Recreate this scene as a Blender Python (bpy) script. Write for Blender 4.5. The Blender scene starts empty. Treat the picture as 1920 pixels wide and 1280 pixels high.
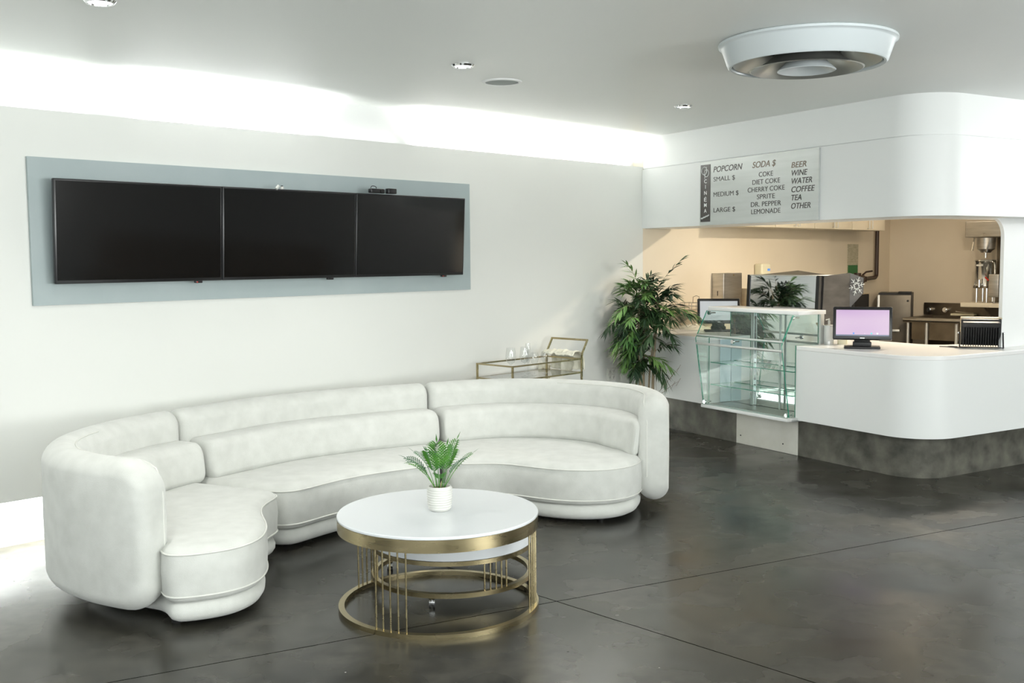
import bpy, bmesh, math, random
from mathutils import Vector, Matrix
PI = math.pi
rnd = random.Random(7)
scn = bpy.context.scene
COL = scn.collection
R = math.radians

# ------------------------------------------------------------------ camera
cam_d = bpy.data.cameras.new('camera'); cam = bpy.data.objects.new('camera', cam_d); COL.objects.link(cam)
cam_d.sensor_width = 36.0; cam_d.lens = 36.243; cam_d.clip_start = .05; cam_d.clip_end = 100
PITCH, ROLL = 0.08014314, -0.00834027
fw = Vector((0, math.cos(PITCH), -math.sin(PITCH))); ri = Vector((1, 0, 0)); up = ri.cross(fw)
r2 = ri*math.cos(ROLL) + up*math.sin(ROLL); u2 = -ri*math.sin(ROLL) + up*math.cos(ROLL)
cam.matrix_world = Matrix((( r2.x, u2.x, -fw.x, 0), (r2.y, u2.y, -fw.y, 0), (r2.z, u2.z, -fw.z, 1.65), (0, 0, 0, 1)))
scn.camera = cam

# frames: W world; A along the screen wall (u along, d into the wall); C along the bar (x towards viewer, y into the kitchen)
ROT = {'W': 0.0, 'A': R(45.8593), 'C': R(-59.5122)}
def fr(frame, p):
    c, s = math.cos(ROT[frame]), math.sin(ROT[frame])
    return Vector((c*p[0]-s*p[1], s*p[0]+c*p[1], p[2]))
def toW(frame, p): return fr(frame, p)

# ------------------------------------------------------------------ light and exposure
scn.view_settings.view_transform = 'Standard'; scn.view_settings.look = 'None'
scn.view_settings.gamma = 1.0; scn.view_settings.use_curve_mapping = False
scn.view_settings.exposure = 0.0
world = bpy.data.worlds.new('sky'); scn.world = world; world.use_nodes = True
bg = world.node_tree.nodes['Background']; bg.inputs[0].default_value = (.86, .95, 1.0, 1); bg.inputs[1].default_value = 1.5

def area(name, frame, loc, sx, sy, power, color, direction=None, spread=180):
    l = bpy.data.lights.new(name, 'AREA'); l.shape = 'RECTANGLE'; l.size = sx; l.size_y = sy
    l.energy = power; l.color = color; l.spread = R(spread)
    o = bpy.data.objects.new(name, l); COL.objects.link(o)
    o.location = toW(frame, loc)
    d = fr(frame, direction)
    q = d.to_track_quat('-Z', 'Y')
    o.rotation_mode = 'QUATERNION'; o.rotation_quaternion = q
    return o
def strip(name, u0, u1, d, z, w, power, color, down=False):
    l = bpy.data.lights.new(name, 'AREA'); l.shape = 'RECTANGLE'; l.size = u1-u0; l.size_y = w
    l.energy = power*(u1-u0); l.color = color; l.spread = R(115)
    o = bpy.data.objects.new(name, l); COL.objects.link(o)
    o.location = toW('A', ((u0+u1)/2, d, z))
    o.rotation_euler = (0 if down else PI, 0, ROT['A'])
    return o
WHT = (.96, 1.0, .97)
# cove strips: behind the top edge of the screen wall, and under its bottom edge
strip('cove_strip', -6.0, 2.75, 6.205, 2.49, .05, 2.2, WHT)
strip('cove_strip', 3.05, 4.35, 6.205, 2.49, .05, 17, (.98, .99, 1))
strip('cove_strip', 4.5, 5.15, 6.205, 2.49, .05, .6, WHT)
strip('cove_strip', 5.35, 8.05, 6.205, 2.49, .05, 17, (1, .985, .95))
strip('floor_strip', -3.0, 8.0, 6.2, .30, .05, 16, (.97, 1, .97), True)
# daylight through the windows right of and behind the viewer
area('daylight_side', 'W', (7.9, -1.2, 1.35), 4.4, 2.1, 600, (.97, 1.0, .985), (-1, .12, .75))
area('daylight_behind', 'W', (-4.3, -3.85, 1.5), 10.8, 2.2, 190, (.97, 1.0, .985), (0, 1, .5))
# light from the far side of the room, washing the end of the bulkhead and the ceiling
area('bulkhead_wash', 'C', (-3.4, 10.2, 2.3), 2.4, .6, 150, (.97, 1, 1), (-.35, -.3, 1))
area('overhead_fill', 'W', (0, 1.4, 2.79), 6.0, 2.6, 110, (.98, 1, .975), (0, 0, -1))  # added overhead fill with no fitting; brightens sofa tops and lower wall
area('ceiling_fill', 'W', (2.0, .2, 1.95), 3.0, 2.0, 230, (.97, 1, .985), (0, .35, 1))  # added upward fill without a fixture, lifts the ceiling
# kitchen lamps
area('kitchen_lamp', 'C', (-5.9, 8.5, 2.74), .28, .28, 120, (1, .86, .68), (0, 0, -1))
area('kitchen_lamp', 'C', (-8.3, 10.6, 2.74), .5, .5, 8, (1, .80, .58), (0, 0, -1))

# ------------------------------------------------------------------ materials
def mat(name, color=(.8, .8, .8), rough=.5, metal=0.0, **k):
    m = bpy.data.materials.new(name); m.use_nodes = True
    b = m.node_tree.nodes['Principled BSDF']
    b.inputs['Base Color'].default_value = (*color, 1); b.inputs['Roughness'].default_value = rough
    b.inputs['Metallic'].default_value = metal
    for kk, v in k.items():
        b.inputs[kk.replace('_', ' ')].default_value = v
    return m
def nodes(m): return m.node_tree.nodes, m.node_tree.links, m.node_tree.nodes['Principled BSDF']
def vary(m, c1, c2, scale, detail=4, rough=None, bump=0.0, bscale=None, stretch=None, dist=.02):
    """noise-mixed colour, optional roughness range and bump, in object coordinates"""
    N, L, b = nodes(m)
    tc = N.new('ShaderNodeTexCoord'); src = tc.outputs['Object']
    if stretch:
        mp = N.new('ShaderNodeMapping'); mp.inputs['Scale'].default_value = stretch
        L.new(src, mp.inputs[0]); src = mp.outputs[0]
    n = N.new('ShaderNodeTexNoise'); n.inputs['Scale'].default_value = scale; n.inputs['Detail'].default_value = detail
    L.new(src, n.inputs['Vector'])
    rp = N.new('ShaderNodeValToRGB'); rp.color_ramp.elements[0].position = .3; rp.color_ramp.elements[1].position = .7
    rp.color_ramp.elements[0].color = (*c1, 1); rp.color_ramp.elements[1].color = (*c2, 1)
    L.new(n.outputs['Fac'], rp.inputs[0]); L.new(rp.outputs[0], b.inputs['Base Color'])
    if rough:
        mr = N.new('ShaderNodeMapRange'); mr.inputs['To Min'].default_value = rough[0]; mr.inputs['To Max'].default_value = rough[1]
        L.new(n.outputs['Fac'], mr.inputs['Value']); L.new(mr.outputs[0], b.inputs['Roughness'])
    if bump:
        n2 = N.new('ShaderNodeTexNoise'); n2.inputs['Scale'].default_value = bscale or scale; n2.inputs['Detail'].default_value = 3
        L.new(src, n2.inputs['Vector'])
        bp = N.new('ShaderNodeBump'); bp.inputs['Strength'].default_value = bump; bp.inputs['Distance'].default_value = dist
        L.new(n2.outputs['Fac'], bp.inputs['Height']); L.new(bp.outputs[0], b.inputs['Normal'])
    return m
M = {}
M['wall'] = vary(mat('painted_wall', rough=.55), (.725, .735, .70), (.745, .755, .72), 1.2, 3, bump=.05, bscale=90, dist=.004)
M['wall_white'] = vary(mat('white_wall_paint', rough=.5), (.80, .81, .80), (.83, .84, .83), 1.5, 3, bump=.04, bscale=90, dist=.004)
M['ceiling'] = vary(mat('ceiling_paint', rough=.4), (.79, .81, .785), (.82, .835, .81), .8, 3, bump=.35, bscale=1.3, stretch=(1, .45, 1), dist=.03)
M['kitchen'] = vary(mat('kitchen_wall_paint', rough=.6), (.70, .62, .49), (.73, .65, .52), 2, 3, bump=.06, bscale=120, dist=.004)
M['solid'] = mat('white_solid_surface', (.80, .82, .81), .45)
M['solid_top'] = mat('white_solid_surface_worktop', (.86, .86, .85), .22)
M['acrylic'] = mat('white_gloss_acrylic', (.80, .82, .81), .45)
M['chalk'] = vary(mat('scuffed_white_board', rough=.5), (.66, .65, .58), (.78, .77, .71), 5, 5)
M['concrete'] = vary(mat('raw_concrete', rough=.75), (.045, .045, .036), (.15, .145, .118), 7, 8, bump=.25, bscale=35, dist=.01)
M['fabric'] = vary(mat('white_boucle_fabric', rough=.95), (.555, .565, .53), (.63, .64, .605), 11, 6, bump=.35, bscale=330, dist=.004)
M['fabric'].node_tree.nodes['Principled BSDF'].inputs['Sheen Weight'].default_value = .25
M['piping'] = mat('white_piping', (.68, .685, .64), .9)
M['foot'] = mat('black_plastic', (.012, .012, .012), .45)
M['black'] = mat('black_gloss_plastic', (.008, .008, .009), .28)
M['black_matt'] = mat('black_matt_metal', (.013, .013, .014), .5)
M['screen'] = mat('dark_display_glass', (.004, .0045, .0045), .09, Specular_IOR_Level=.42)
M['panel'] = vary(mat('grey_blue_panel', rough=.5), (.345, .41, .415), (.38, .44, .445), 3, 4)
M['brass'] = vary(mat('brushed_brass', metal=1.0, rough=.25), (.34, .28, .155), (.47, .395, .235), 3, 3, rough=(.2, .34), stretch=(1, 1, 6))
M['lacquer'] = mat('white_lacquer_top', (.70, .725, .745), .2)
M['chrome'] = mat('chrome', (.75, .76, .76), .12, 1.0)
M['steel'] = vary(mat('brushed_steel', metal=1.0, rough=.3), (.42, .40, .37), (.56, .54, .50), 4, 4, rough=(.22, .4), stretch=(1, 1, 8))
M['steel_dark'] = vary(mat('dark_stainless', metal=1.0, rough=.35), (.14, .118, .09), (.24, .205, .16), 4, 4, rough=(.25, .45))
M['dark_panel'] = vary(mat('dark_brushed_panel', rough=.45, metal=.35), (.045, .042, .04), (.085, .08, .075), 5, 5, stretch=(1, 1, 3))
M['fridge_door'] = vary(mat('brown_stainless_door', rough=.4, metal=.5), (.10, .085, .065), (.17, .15, .12), 3, 4)
M['mirror'] = mat('mirror_glass', (.80, .84, .83), .01, 1.0)
M['mirror_steel'] = mat('polished_steel', (.66, .68, .70), .035, 1.0)
M['alu'] = mat('satin_aluminium', (.70, .71, .70), .42, .8)
M['stile'] = mat('pale_anodised_stile', (.55, .60, .58), .5)
M['ceramic'] = mat('white_ceramic', (.66, .66, .62), .3)
M['soil'] = vary(mat('potting_mix', rough=.95), (.05, .03, .02), (.22, .13, .08), 60, 4)
M['frond'] = vary(mat('palm_leaf', rough=.4), (.022, .115, .02), (.10, .31, .022), 14, 2)
M['frond_dark'] = vary(mat('dark_palm_leaf', rough=.4), (.015, .085, .03), (.03, .16, .045), 14, 2)
M['leaf'] = vary(mat('bamboo_leaf', rough=.45), (.010, .030, .018), (.045, .10, .03), 5, 2)
M['leaf_light'] = vary(mat('young_bamboo_leaf', rough=.45), (.05, .15, .035), (.17, .30, .08), 5, 2)
M['cane'] = vary(mat('bamboo_cane', rough=.5), (.26, .20, .12), (.44, .36, .24), 20, 3, stretch=(4, 4, .6))
M['twig'] = mat('dry_twig', (.16, .11, .07), .8)
M['letter'] = mat('dark_grey_lettering', (.035, .03, .027), .5)
M['letter_tan'] = mat('faded_brown_lettering', (.16, .12, .085), .5)
M['letter_white'] = mat('white_lettering', (.80, .83, .82), .5)
M['sign'] = vary(mat('brushed_sign_panel', rough=.35), (.50, .53, .51), (.56, .585, .57), 2, 3, stretch=(1, 1, 12))
M['sign'].node_tree.nodes['Principled BSDF'].inputs['Metallic'].default_value = .25
M['cream'] = mat('cream_plastic', (.74, .70, .52), .4)
M['cloth'] = vary(mat('cream_cloth', rough=.9), (.72, .70, .58), (.80, .78, .67), 12, 4, bump=.3, bscale=40)
M['paper'] = mat('cream_paper', (.70, .68, .56), .8)
M['red'] = mat('red_plastic', (.5, .03, .02), .4)
M['green_print'] = mat('green_print', (.03, .16, .05), .6)
M['poster'] = vary(mat('printed_notice', rough=.6), (.36, .33, .22), (.52, .49, .38), 60, 2, stretch=(.2, 1, 1))
M['pipe'] = mat('painted_pipe', (.035, .018, .012), .45)
M['cabinet'] = mat('cream_cabinet', (.72, .66, .53), .45)
M['wood'] = vary(mat('pale_wood', rough=.5), (.52, .42, .28), (.60, .50, .35), 6, 4, stretch=(.3, 1, 4))
M['grey_label'] = vary(mat('frosted_white_plastic', rough=.4), (.66, .67, .66), (.72, .73, .72), 20, 2)
M['blue_panel'] = mat('pale_blue_acrylic', (.56, .70, .76), .25)
M['tan'] = vary(mat('tan_leather', rough=.5), (.20, .14, .10), (.27, .19, .14), 6, 3)
M['dark_wall'] = mat('grey_side_wall', (.42, .40, .39), .6)
M['frame'] = mat('window_frame_paint', (.10, .10, .10), .4)
M['gasket'] = mat('dark_interior', (.02, .02, .02), .7)
M['grille'] = mat('perforated_grey_grille', (.30, .33, .32), .6)
M['vent'] = mat('vent_enamel', (.60, .65, .665), .25)
M['vent_in'] = mat('vent_inner_metal', (.42, .43, .40), .3, .7)

def emit(name, color, strength):
    m = bpy.data.materials.new(name); m.use_nodes = True
    N, L, b = nodes(m)
    b.inputs['Base Color'].default_value = (*[c*.3 for c in color], 1); b.inputs['Roughness'].default_value = .3
    b.inputs['Emission Color'].default_value = (*color, 1); b.inputs['Emission Strength'].default_value = strength
    return m
M['lamp'] = emit('lit_lamp_lens', (.95, .97, 1), 3.0)
M['pos_grey'] = emit('pale_grey_screen', (.62, .66, .69), .55)
M['icon_blue'] = emit('blue_icon', (.12, .35, .9), .7)
M['icon_teal'] = emit('teal_icon', (.15, .75, .75), .7)
M['icon_white'] = emit('white_icon', (.9, .92, .95), .8)
M['nav'] = emit('navigation_bar', (.22, .27, .38), .5)
def pink_screen():
    m = emit('pink_screen', (.8, .6, .8), .9); N, L, b = nodes(m)
    tc = N.new('ShaderNodeTexCoord'); n = N.new('ShaderNodeTexNoise'); n.inputs['Scale'].default_value = 3; n.inputs['Detail'].default_value = 1
    mp = N.new('ShaderNodeMapping'); mp.inputs['Scale'].default_value = (.5, 1, 1.6)
    L.new(tc.outputs['Object'], mp.inputs[0]); L.new(mp.outputs[0], n.inputs['Vector'])
    rp = N.new('ShaderNodeValToRGB'); rp.color_ramp.elements[0].position = .15; rp.color_ramp.elements[1].position = .8
    rp.color_ramp.elements[0].color = (.60, .37, .68, 1); rp.color_ramp.elements[1].color = (.86, .70, .82, 1)
    L.new(n.outputs['Fac'], rp.inputs[0]); L.new(rp.outputs[0], b.inputs['Emission Color'])
    b.inputs['Base Color'].default_value = (.02, .02, .02, 1)
    return m
M['pos_pink'] = pink_screen()

def thin_glass(name, tint, refl=1.0, rough=.0):
    m = bpy.data.materials.new(name); m.use_nodes = True
    N, L = m.node_tree.nodes, m.node_tree.links
    N.remove(N['Principled BSDF']); out = N['Material Output']
    t = N.new('ShaderNodeBsdfTransparent'); t.inputs[0].default_value = (*tint, 1)
    g = N.new('ShaderNodeBsdfGlossy'); g.inputs['Roughness'].default_value = rough; g.inputs['Color'].default_value = (1, 1, 1, 1)
    f = N.new('ShaderNodeLayerWeight'); f.inputs['Blend'].default_value = .5
    pw = N.new('ShaderNodeMath'); pw.operation = 'POWER'; pw.inputs[1].default_value = 5
    fa_ = N.new('ShaderNodeMath'); fa_.operation = 'MULTIPLY_ADD'; fa_.inputs[1].default_value = .92; fa_.inputs[2].default_value = .045; fa_.use_clamp = True
    L.new(f.outputs['Facing'], pw.inputs[0]); L.new(pw.outputs[0], fa_.inputs[0])
    mu = N.new('ShaderNodeMath'); mu.operation = 'MULTIPLY'; mu.inputs[1].default_value = refl
    mx = N.new('ShaderNodeMixShader')
    L.new(fa_.outputs[0], mu.inputs[0]); L.new(mu.outputs[0], mx.inputs[0]); L.new(t.outputs[0], mx.inputs[1]); L.new(g.outputs[0], mx.inputs[2])
    L.new(mx.outputs[0], out.inputs['Surface'])
    return m
M['glass'] = thin_glass('clear_float_glass', (.955, .985, .972), .9)
M['glass_clear'] = thin_glass('clear_drinking_glass', (.975, .98, .98), 1.0)
M['glass_grey'] = thin_glass('grey_tinted_glass', (.52, .56, .58), 1.2)
M['glass_edge'] = mat('green_glass_edge', (.03, .26, .17), .12)

def floor_mat():
    m = mat('polished_concrete', rough=.3); N, L, b = nodes(m)
    tc = N.new('ShaderNodeTexCoord'); src = tc.outputs['Object']
    def noise(s, d, r=.55):
        n = N.new('ShaderNodeTexNoise'); n.inputs['Scale'].default_value = s; n.inputs['Detail'].default_value = d
        n.inputs['Roughness'].default_value = r; L.new(src, n.inputs['Vector']); return n.outputs['Fac']
    def ramp(f, a, c, p=.3, q=.7):
        r = N.new('ShaderNodeValToRGB'); r.color_ramp.elements[0].position = p; r.color_ramp.elements[1].position = q
        r.color_ramp.elements[0].color = (*a, 1); r.color_ramp.elements[1].color = (*c, 1); L.new(f, r.inputs[0]); return r.outputs[0]
    def mix(a, c, f, mode='MIX'):
        x = N.new('ShaderNodeMix'); x.data_type = 'RGBA'; x.blend_type = mode
        L.new(a, x.inputs[6]); L.new(c, x.inputs[7])
        if isinstance(f, float): x.inputs[0].default_value = f
        else: L.new(f, x.inputs[0])
        return x.outputs[2]
    big = noise(.6, 3); mid = noise(2.3, 4, .5); fine = noise(11, 3, .5)
    c1 = ramp(mid, (.008, .008, .0065), (.064, .061, .049), .32, .70)
    c2 = ramp(big, (.008, .008, .0065), (.066, .061, .048), .36, .66)
    col = mix(c1, c2, .5)
    col = mix(col, ramp(fine, (.62, .62, .62), (1.25, 1.25, 1.25), .35, .65), .8, 'MULTIPLY')
    # pits and light specks
    v = N.new('ShaderNodeTexVoronoi'); v.inputs['Scale'].default_value = 5.5; L.new(src, v.inputs['Vector'])
    pit = N.new('ShaderNodeMath'); pit.operation = 'LESS_THAN'; pit.inputs[1].default_value = .035; L.new(v.outputs['Distance'], pit.inputs[0])
    dk = N.new('ShaderNodeRGB'); dk.outputs[0].default_value = (.012, .012, .011, 1)
    pm = N.new('ShaderNodeMath'); pm.operation = 'MULTIPLY'; pm.inputs[1].default_value = .75; L.new(pit.outputs[0], pm.inputs[0])
    pn = N.new('ShaderNodeMath'); pn.operation = 'GREATER_THAN'; pn.inputs[1].default_value = .6; L.new(mid, pn.inputs[0])
    pq = N.new('ShaderNodeMath'); pq.operation = 'MULTIPLY'; L.new(pm.outputs[0], pq.inputs[0]); L.new(pn.outputs[0], pq.inputs[1])
    col = mix(col, dk.outputs[0], pq.outputs[0])
    v2 = N.new('ShaderNodeTexVoronoi'); v2.inputs['Scale'].default_value = 2.3; v2.inputs['Randomness'].default_value = 1; L.new(src, v2.inputs['Vector'])
    sp = N.new('ShaderNodeMath'); sp.operation = 'LESS_THAN'; sp.inputs[1].default_value = .010; L.new(v2.outputs['Distance'], sp.inputs[0])
    lt = N.new('ShaderNodeRGB'); lt.outputs[0].default_value = (.42, .42, .38, 1)
    col = mix(col, lt.outputs[0], sp.outputs[0])
    # saw-cut control joints, two directions
    sep = N.new('ShaderNodeSeparateXYZ'); L.new(src, sep.inputs[0])
    def joint(p, q, w):
        (x0, y0), (x1, y1) = p, q; l = math.hypot(x1-x0, y1-y0); nx, ny = -(y1-y0)/l, (x1-x0)/l
        a = N.new('ShaderNodeMath'); a.operation = 'MULTIPLY'; a.inputs[1].default_value = nx; L.new(sep.outputs['X'], a.inputs[0])
        c = N.new('ShaderNodeMath'); c.operation = 'MULTIPLY_ADD'; c.inputs[1].default_value = ny; L.new(sep.outputs['Y'], c.inputs[0]); L.new(a.outputs[0], c.inputs[2])
        d = N.new('ShaderNodeMath'); d.operation = 'SUBTRACT'; d.inputs[1].default_value = nx*x0+ny*y0; L.new(c.outputs[0], d.inputs[0])
        wob = N.new('ShaderNodeMath'); wob.operation = 'MULTIPLY_ADD'; wob.inputs[1].default_value = .006; L.new(noise(9, 3), wob.inputs[0]); L.new(d.outputs[0], wob.inputs[2])
        s = N.new('ShaderNodeMath'); s.operation = 'SUBTRACT'; s.inputs[1].default_value = .003; L.new(wob.outputs[0], s.inputs[0])
        ab = N.new('ShaderNodeMath'); ab.operation = 'ABSOLUTE'; L.new(s.outputs[0], ab.inputs[0])
        lt_ = N.new('ShaderNodeMath'); lt_.operation = 'LESS_THAN'; lt_.inputs[1].default_value = w; L.new(ab.outputs[0], lt_.inputs[0])
        return lt_.outputs[0]
    j1 = joint((-1.606, 3.936), (3.226, 6.402), .0032); j2 = joint((-.354, 5.428), (1.168, 3.88), .0032)
    mxj = N.new('ShaderNodeMath'); mxj.operation = 'MAXIMUM'; L.new(j1, mxj.inputs[0]); L.new(j2, mxj.inputs[1])
    jc = N.new('ShaderNodeRGB'); jc.outputs[0].default_value = (.006, .006, .005, 1)
    col = mix(col, jc.outputs[0], mxj.outputs[0])
    L.new(col, b.inputs['Base Color'])
    mr = N.new('ShaderNodeMapRange'); mr.inputs['From Min'].default_value = .3; mr.inputs['From Max'].default_value = .7
    mr.inputs['To Min'].default_value = .17; mr.inputs['To Max'].default_value = .36; L.new(mid, mr.inputs['Value']); L.new(mr.outputs[0], b.inputs['Roughness'])
    bp = N.new('ShaderNodeBump'); bp.inputs['Strength'].default_value = .05; bp.inputs['Distance'].default_value = .006
    L.new(noise(5, 3), bp.inputs['Height']); L.new(bp.outputs[0], b.inputs['Normal'])
    sv = N.new('ShaderNodeMath'); sv.operation = 'MULTIPLY_ADD'; sv.inputs[1].default_value = -.40; sv.inputs[2].default_value = .40
    L.new(mxj.outputs[0], sv.inputs[0]); L.new(sv.outputs[0], b.inputs['Specular IOR Level'])
    return m
M['floor'] = floor_mat()

# ------------------------------------------------------------------ mesh helpers
class MB:
    """collects shapes in frame coordinates; built as ONE mesh object"""
    def __init__(s): s.v = []; s.f = []; s.mi = []; s.cur = 0
    def m(s, i): s.cur = i; return s
    def add(s, vs, fs):
        o = len(s.v); s.v += [tuple(p) for p in vs]; s.f += [tuple(i+o for i in f) for f in fs]; s.mi += [s.cur]*len(fs); return s
    def box(s, x0, x1, y0, y1, z0, z1):
        vs = [(x, y, z) for z in (z0, z1) for y in (y0, y1) for x in (x0, x1)]
        return s.add(vs, [(0, 2, 3, 1), (4, 5, 7, 6), (0, 1, 5, 4), (2, 6, 7, 3), (0, 4, 6, 2), (1, 3, 7, 5)])
    def rbox(s, x0, x1, y0, y1, z0, z1, r=.004):
        """box with every edge chamfered/rounded"""
        bm = bmesh.new(); bmesh.ops.create_cube(bm, size=1)
        for v in bm.verts: v.co = Vector(((x0+x1)/2+v.co.x*(x1-x0), (y0+y1)/2+v.co.y*(y1-y0), (z0+z1)/2+v.co.z*(z1-z0)))
        bmesh.ops.bevel(bm, geom=list(bm.edges), offset=r, segments=3, profile=.5, affect='EDGES')
        return s.frombm(bm)
    def frombm(s, bm):
        bm.verts.ensure_lookup_table(); bm.verts.index_update()
        s.add([v.co for v in bm.verts], [[v.index for v in f.verts] for f in bm.faces]); bm.free(); return s
    def prism(s, pts, z0, z1):
        n = len(pts); a = sum(pts[i][0]*pts[(i+1) % n][1]-pts[(i+1) % n][0]*pts[i][1] for i in range(n))
        if a < 0: pts = pts[::-1]
        vs = [(x, y, z0) for x, y in pts]+[(x, y, z1) for x, y in pts]
        return s.add(vs, [tuple(range(n-1, -1, -1)), tuple(range(n, 2*n))]+[(i, (i+1) % n, n+(i+1) % n, n+i) for i in range(n)])
    def prism_x(s, pts, x0, x1):
        """outline in the (y, z) plane extruded along x"""
        n = len(pts); vs = [(x0, y, z) for y, z in pts]+[(x1, y, z) for y, z in pts]
        return s.add(vs, [tuple(range(n-1, -1, -1)), tuple(range(n, 2*n))]+[(i, (i+1) % n, n+(i+1) % n, n+i) for i in range(n)])
    def prism_y(s, pts, y0, y1):
        n = len(pts); vs = [(x, y0, z) for x, z in pts]+[(x, y1, z) for x, z in pts]
        return s.add(vs, [tuple(range(n)), tuple(range(2*n-1, n-1, -1))]+[(i, n+i, n+(i+1) % n, (i+1) % n) for i in range(n)])
    def lathe(s, prof, cx=0, cy=0, n=48, cap0=True, cap1=True):
        """profile [(r, z)] about a vertical axis"""
        vs = []; fs = []; k = len(prof)
        for r, z in prof:
            vs += [(cx+r*math.cos(2*PI*i/n), cy+r*math.sin(2*PI*i/n), z) for i in range(n)]
        for j in range(k-1):
            fs += [(j*n+i, j*n+(i+1) % n, (j+1)*n+(i+1) % n, (j+1)*n+i) for i in range(n)]
        if cap0: fs.append(tuple(range(n-1, -1, -1)))
        if cap1: fs.append(tuple(range((k-1)*n, k*n)))
        return s.add(vs, fs)
    def ring(s, cx, cy, r0, r1, z0, z1, n=96):
        prof = [(r0, z0), (r1, z0), (r1, z1), (r0, z1), (r0, z0)]
        return s.lathe(prof, cx, cy, n, False, False)
    def tube(s, path, r, n=10, closed=False, taper=None):
        P = [Vector(p) for p in path]; k = len(P); vs = []; fs = []; pn = None
        for i, p in enumerate(P):
            if closed: t = P[(i+1) % k]-P[i-1]
            else: t = P[min(i+1, k-1)]-P[max(i-1, 0)]
            t = t.normalized() if t.length > 1e-9 else Vector((0, 0, 1))
            if pn is None:
                pn = t.cross(Vector((0, 0, 1)))
                if pn.length < 1e-3: pn = t.cross(Vector((0, 1, 0)))
            pn = (pn-t*pn.dot(t)).normalized(); b = t.cross(pn)
            rr = r*(taper(i/(k-1)) if taper else 1)
            vs += [p+(pn*math.cos(2*PI*j/n)+b*math.sin(2*PI*j/n))*rr for j in range(n)]
        for i in range(k if closed else k-1):
            a = i*n; c = ((i+1) % k)*n
            fs += [(a+j, a+(j+1) % n, c+(j+1) % n, c+j) for j in range(n)]
        if not closed: fs += [tuple(range(n-1, -1, -1)), tuple(range((k-1)*n, k*n))]
        return s.add(vs, fs)
    def cyl(s, p, q, r, n=20): return s.tube([p, q], r, n)
    def bar(s, p, q, w, h=None):
        """square bar from p to q"""
        p, q = Vector(p), Vector(q); t = (q-p).normalized(); a = t.cross(Vector((0, 0, 1)))
        if a.length < 1e-3: a = t.cross(Vector((0, 1, 0)))
        a.normalize(); b = t.cross(a); h = h or w; vs = []
        for o in (p, q):
            for i, j in ((-1, -1), (1, -1), (1, 1), (-1, 1)): vs.append(o+a*i*w/2+b*j*h/2)
        return s.add(vs, [(3, 2, 1, 0), (4, 5, 6, 7), (0, 1, 5, 4), (1, 2, 6, 5), (2, 3, 7, 6), (3, 0, 4, 7)])
    def xf(s, fn, start=0):
        for i in range(start, len(s.v)): s.v[i] = tuple(fn(Vector(s.v[i])))
        return s

def linkmesh(name, mb, mats, origin, parent, smooth=True, angle=35, recalc=True):
    me = bpy.data.meshes.new(name); o3 = Vector(origin)
    me.from_pydata([tuple(Vector(p)-o3) for p in mb.v], [], mb.f)
    mats = mats if isinstance(mats, (list, tuple)) else [mats]
    for m_ in mats: me.materials.append(M[m_] if isinstance(m_, str) else m_)
    if len(mats) > 1: me.polygons.foreach_set('material_index', mb.mi)
    if recalc:
        bm = bmesh.new(); bm.from_mesh(me); bmesh.ops.recalc_face_normals(bm, faces=bm.faces); bm.to_mesh(me); bm.free()
    if smooth:
        me.polygons.foreach_set('use_smooth', [True]*len(me.polygons)); me.set_sharp_from_angle(angle=R(angle))
    me.update()
    o = bpy.data.objects.new(name, me); COL.objects.link(o)
    if parent: o.parent = parent
    return o
class Thing:
    def __init__(s, name, label, cat, frame, origin, group=None):
        s.o = bpy.data.objects.new(name, None); COL.objects.link(s.o); s.o.empty_display_size = .05
        s.o.location = toW(frame, origin); s.o.rotation_euler = (0, 0, ROT[frame]); s.origin = origin
        s.o['label'] = label; s.o['category'] = cat
        if group: s.o['group'] = group
    def part(s, name, mb, mats, parent=None, label=None, **k):
        o = linkmesh(name, mb, mats, s.origin, parent or s.o, **k)
        if label: o['label'] = label
        return o
def solo(name, label, cat, frame, origin, mb, mats, group=None, **k):
    o = linkmesh(name, mb, mats, origin, None, **k)
    o.location = toW(frame, origin); o.rotation_euler = (0, 0, ROT[frame])
    o['label'] = label; o['category'] = cat
    if group: o['group'] = group
    return o
def struct(name, frame, mb, mats, parent=None, origin=(0, 0, 0), **k):
    o = linkmesh(name, mb, mats, origin, parent, **k)
    if not parent:
        o.location = toW(frame, origin); o.rotation_euler = (0, 0, ROT[frame]); o['kind'] = 'structure'
    return o
def dup(root, loc=None, rotz=None, label=None):
    r = root.copy(); COL.objects.link(r)
    if loc is not None: r.location = loc
    if rotz is not None: r.rotation_euler = (0, 0, rotz)
    if label: r['label'] = label
    for ch in list(root.children):
        c = ch.copy(); COL.objects.link(c); c.parent = r
        for g in list(ch.children):
            d = g.copy(); COL.objects.link(d); d.parent = c
    return r
def arc(cx, cy, r, a0, a1, n=12):
    return [(cx+r*math.cos(R(a0+(a1-a0)*i/n)), cy+r*math.sin(R(a0+(a1-a0)*i/n))) for i in range(n+1)]
def catmull(P, n=10, closed=False):
    P = [Vector(p) for p in P]; k = len(P); out = []
    for i in range(k if closed else k-1):
        g = (lambda j: P[j % k]) if closed else (lambda j: P[max(0, min(k-1, j))])
        a, b, c, d = g(i-1), g(i), g(i+1), g(i+2)
        for j in range(n):
            t = j/n
            out.append(.5*((2*b)+(c-a)*t+(2*a-5*b+4*c-d)*t*t+(3*b-a-3*c+d)*t**3))
    if not closed: out.append(P[-1])
    return out

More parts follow.
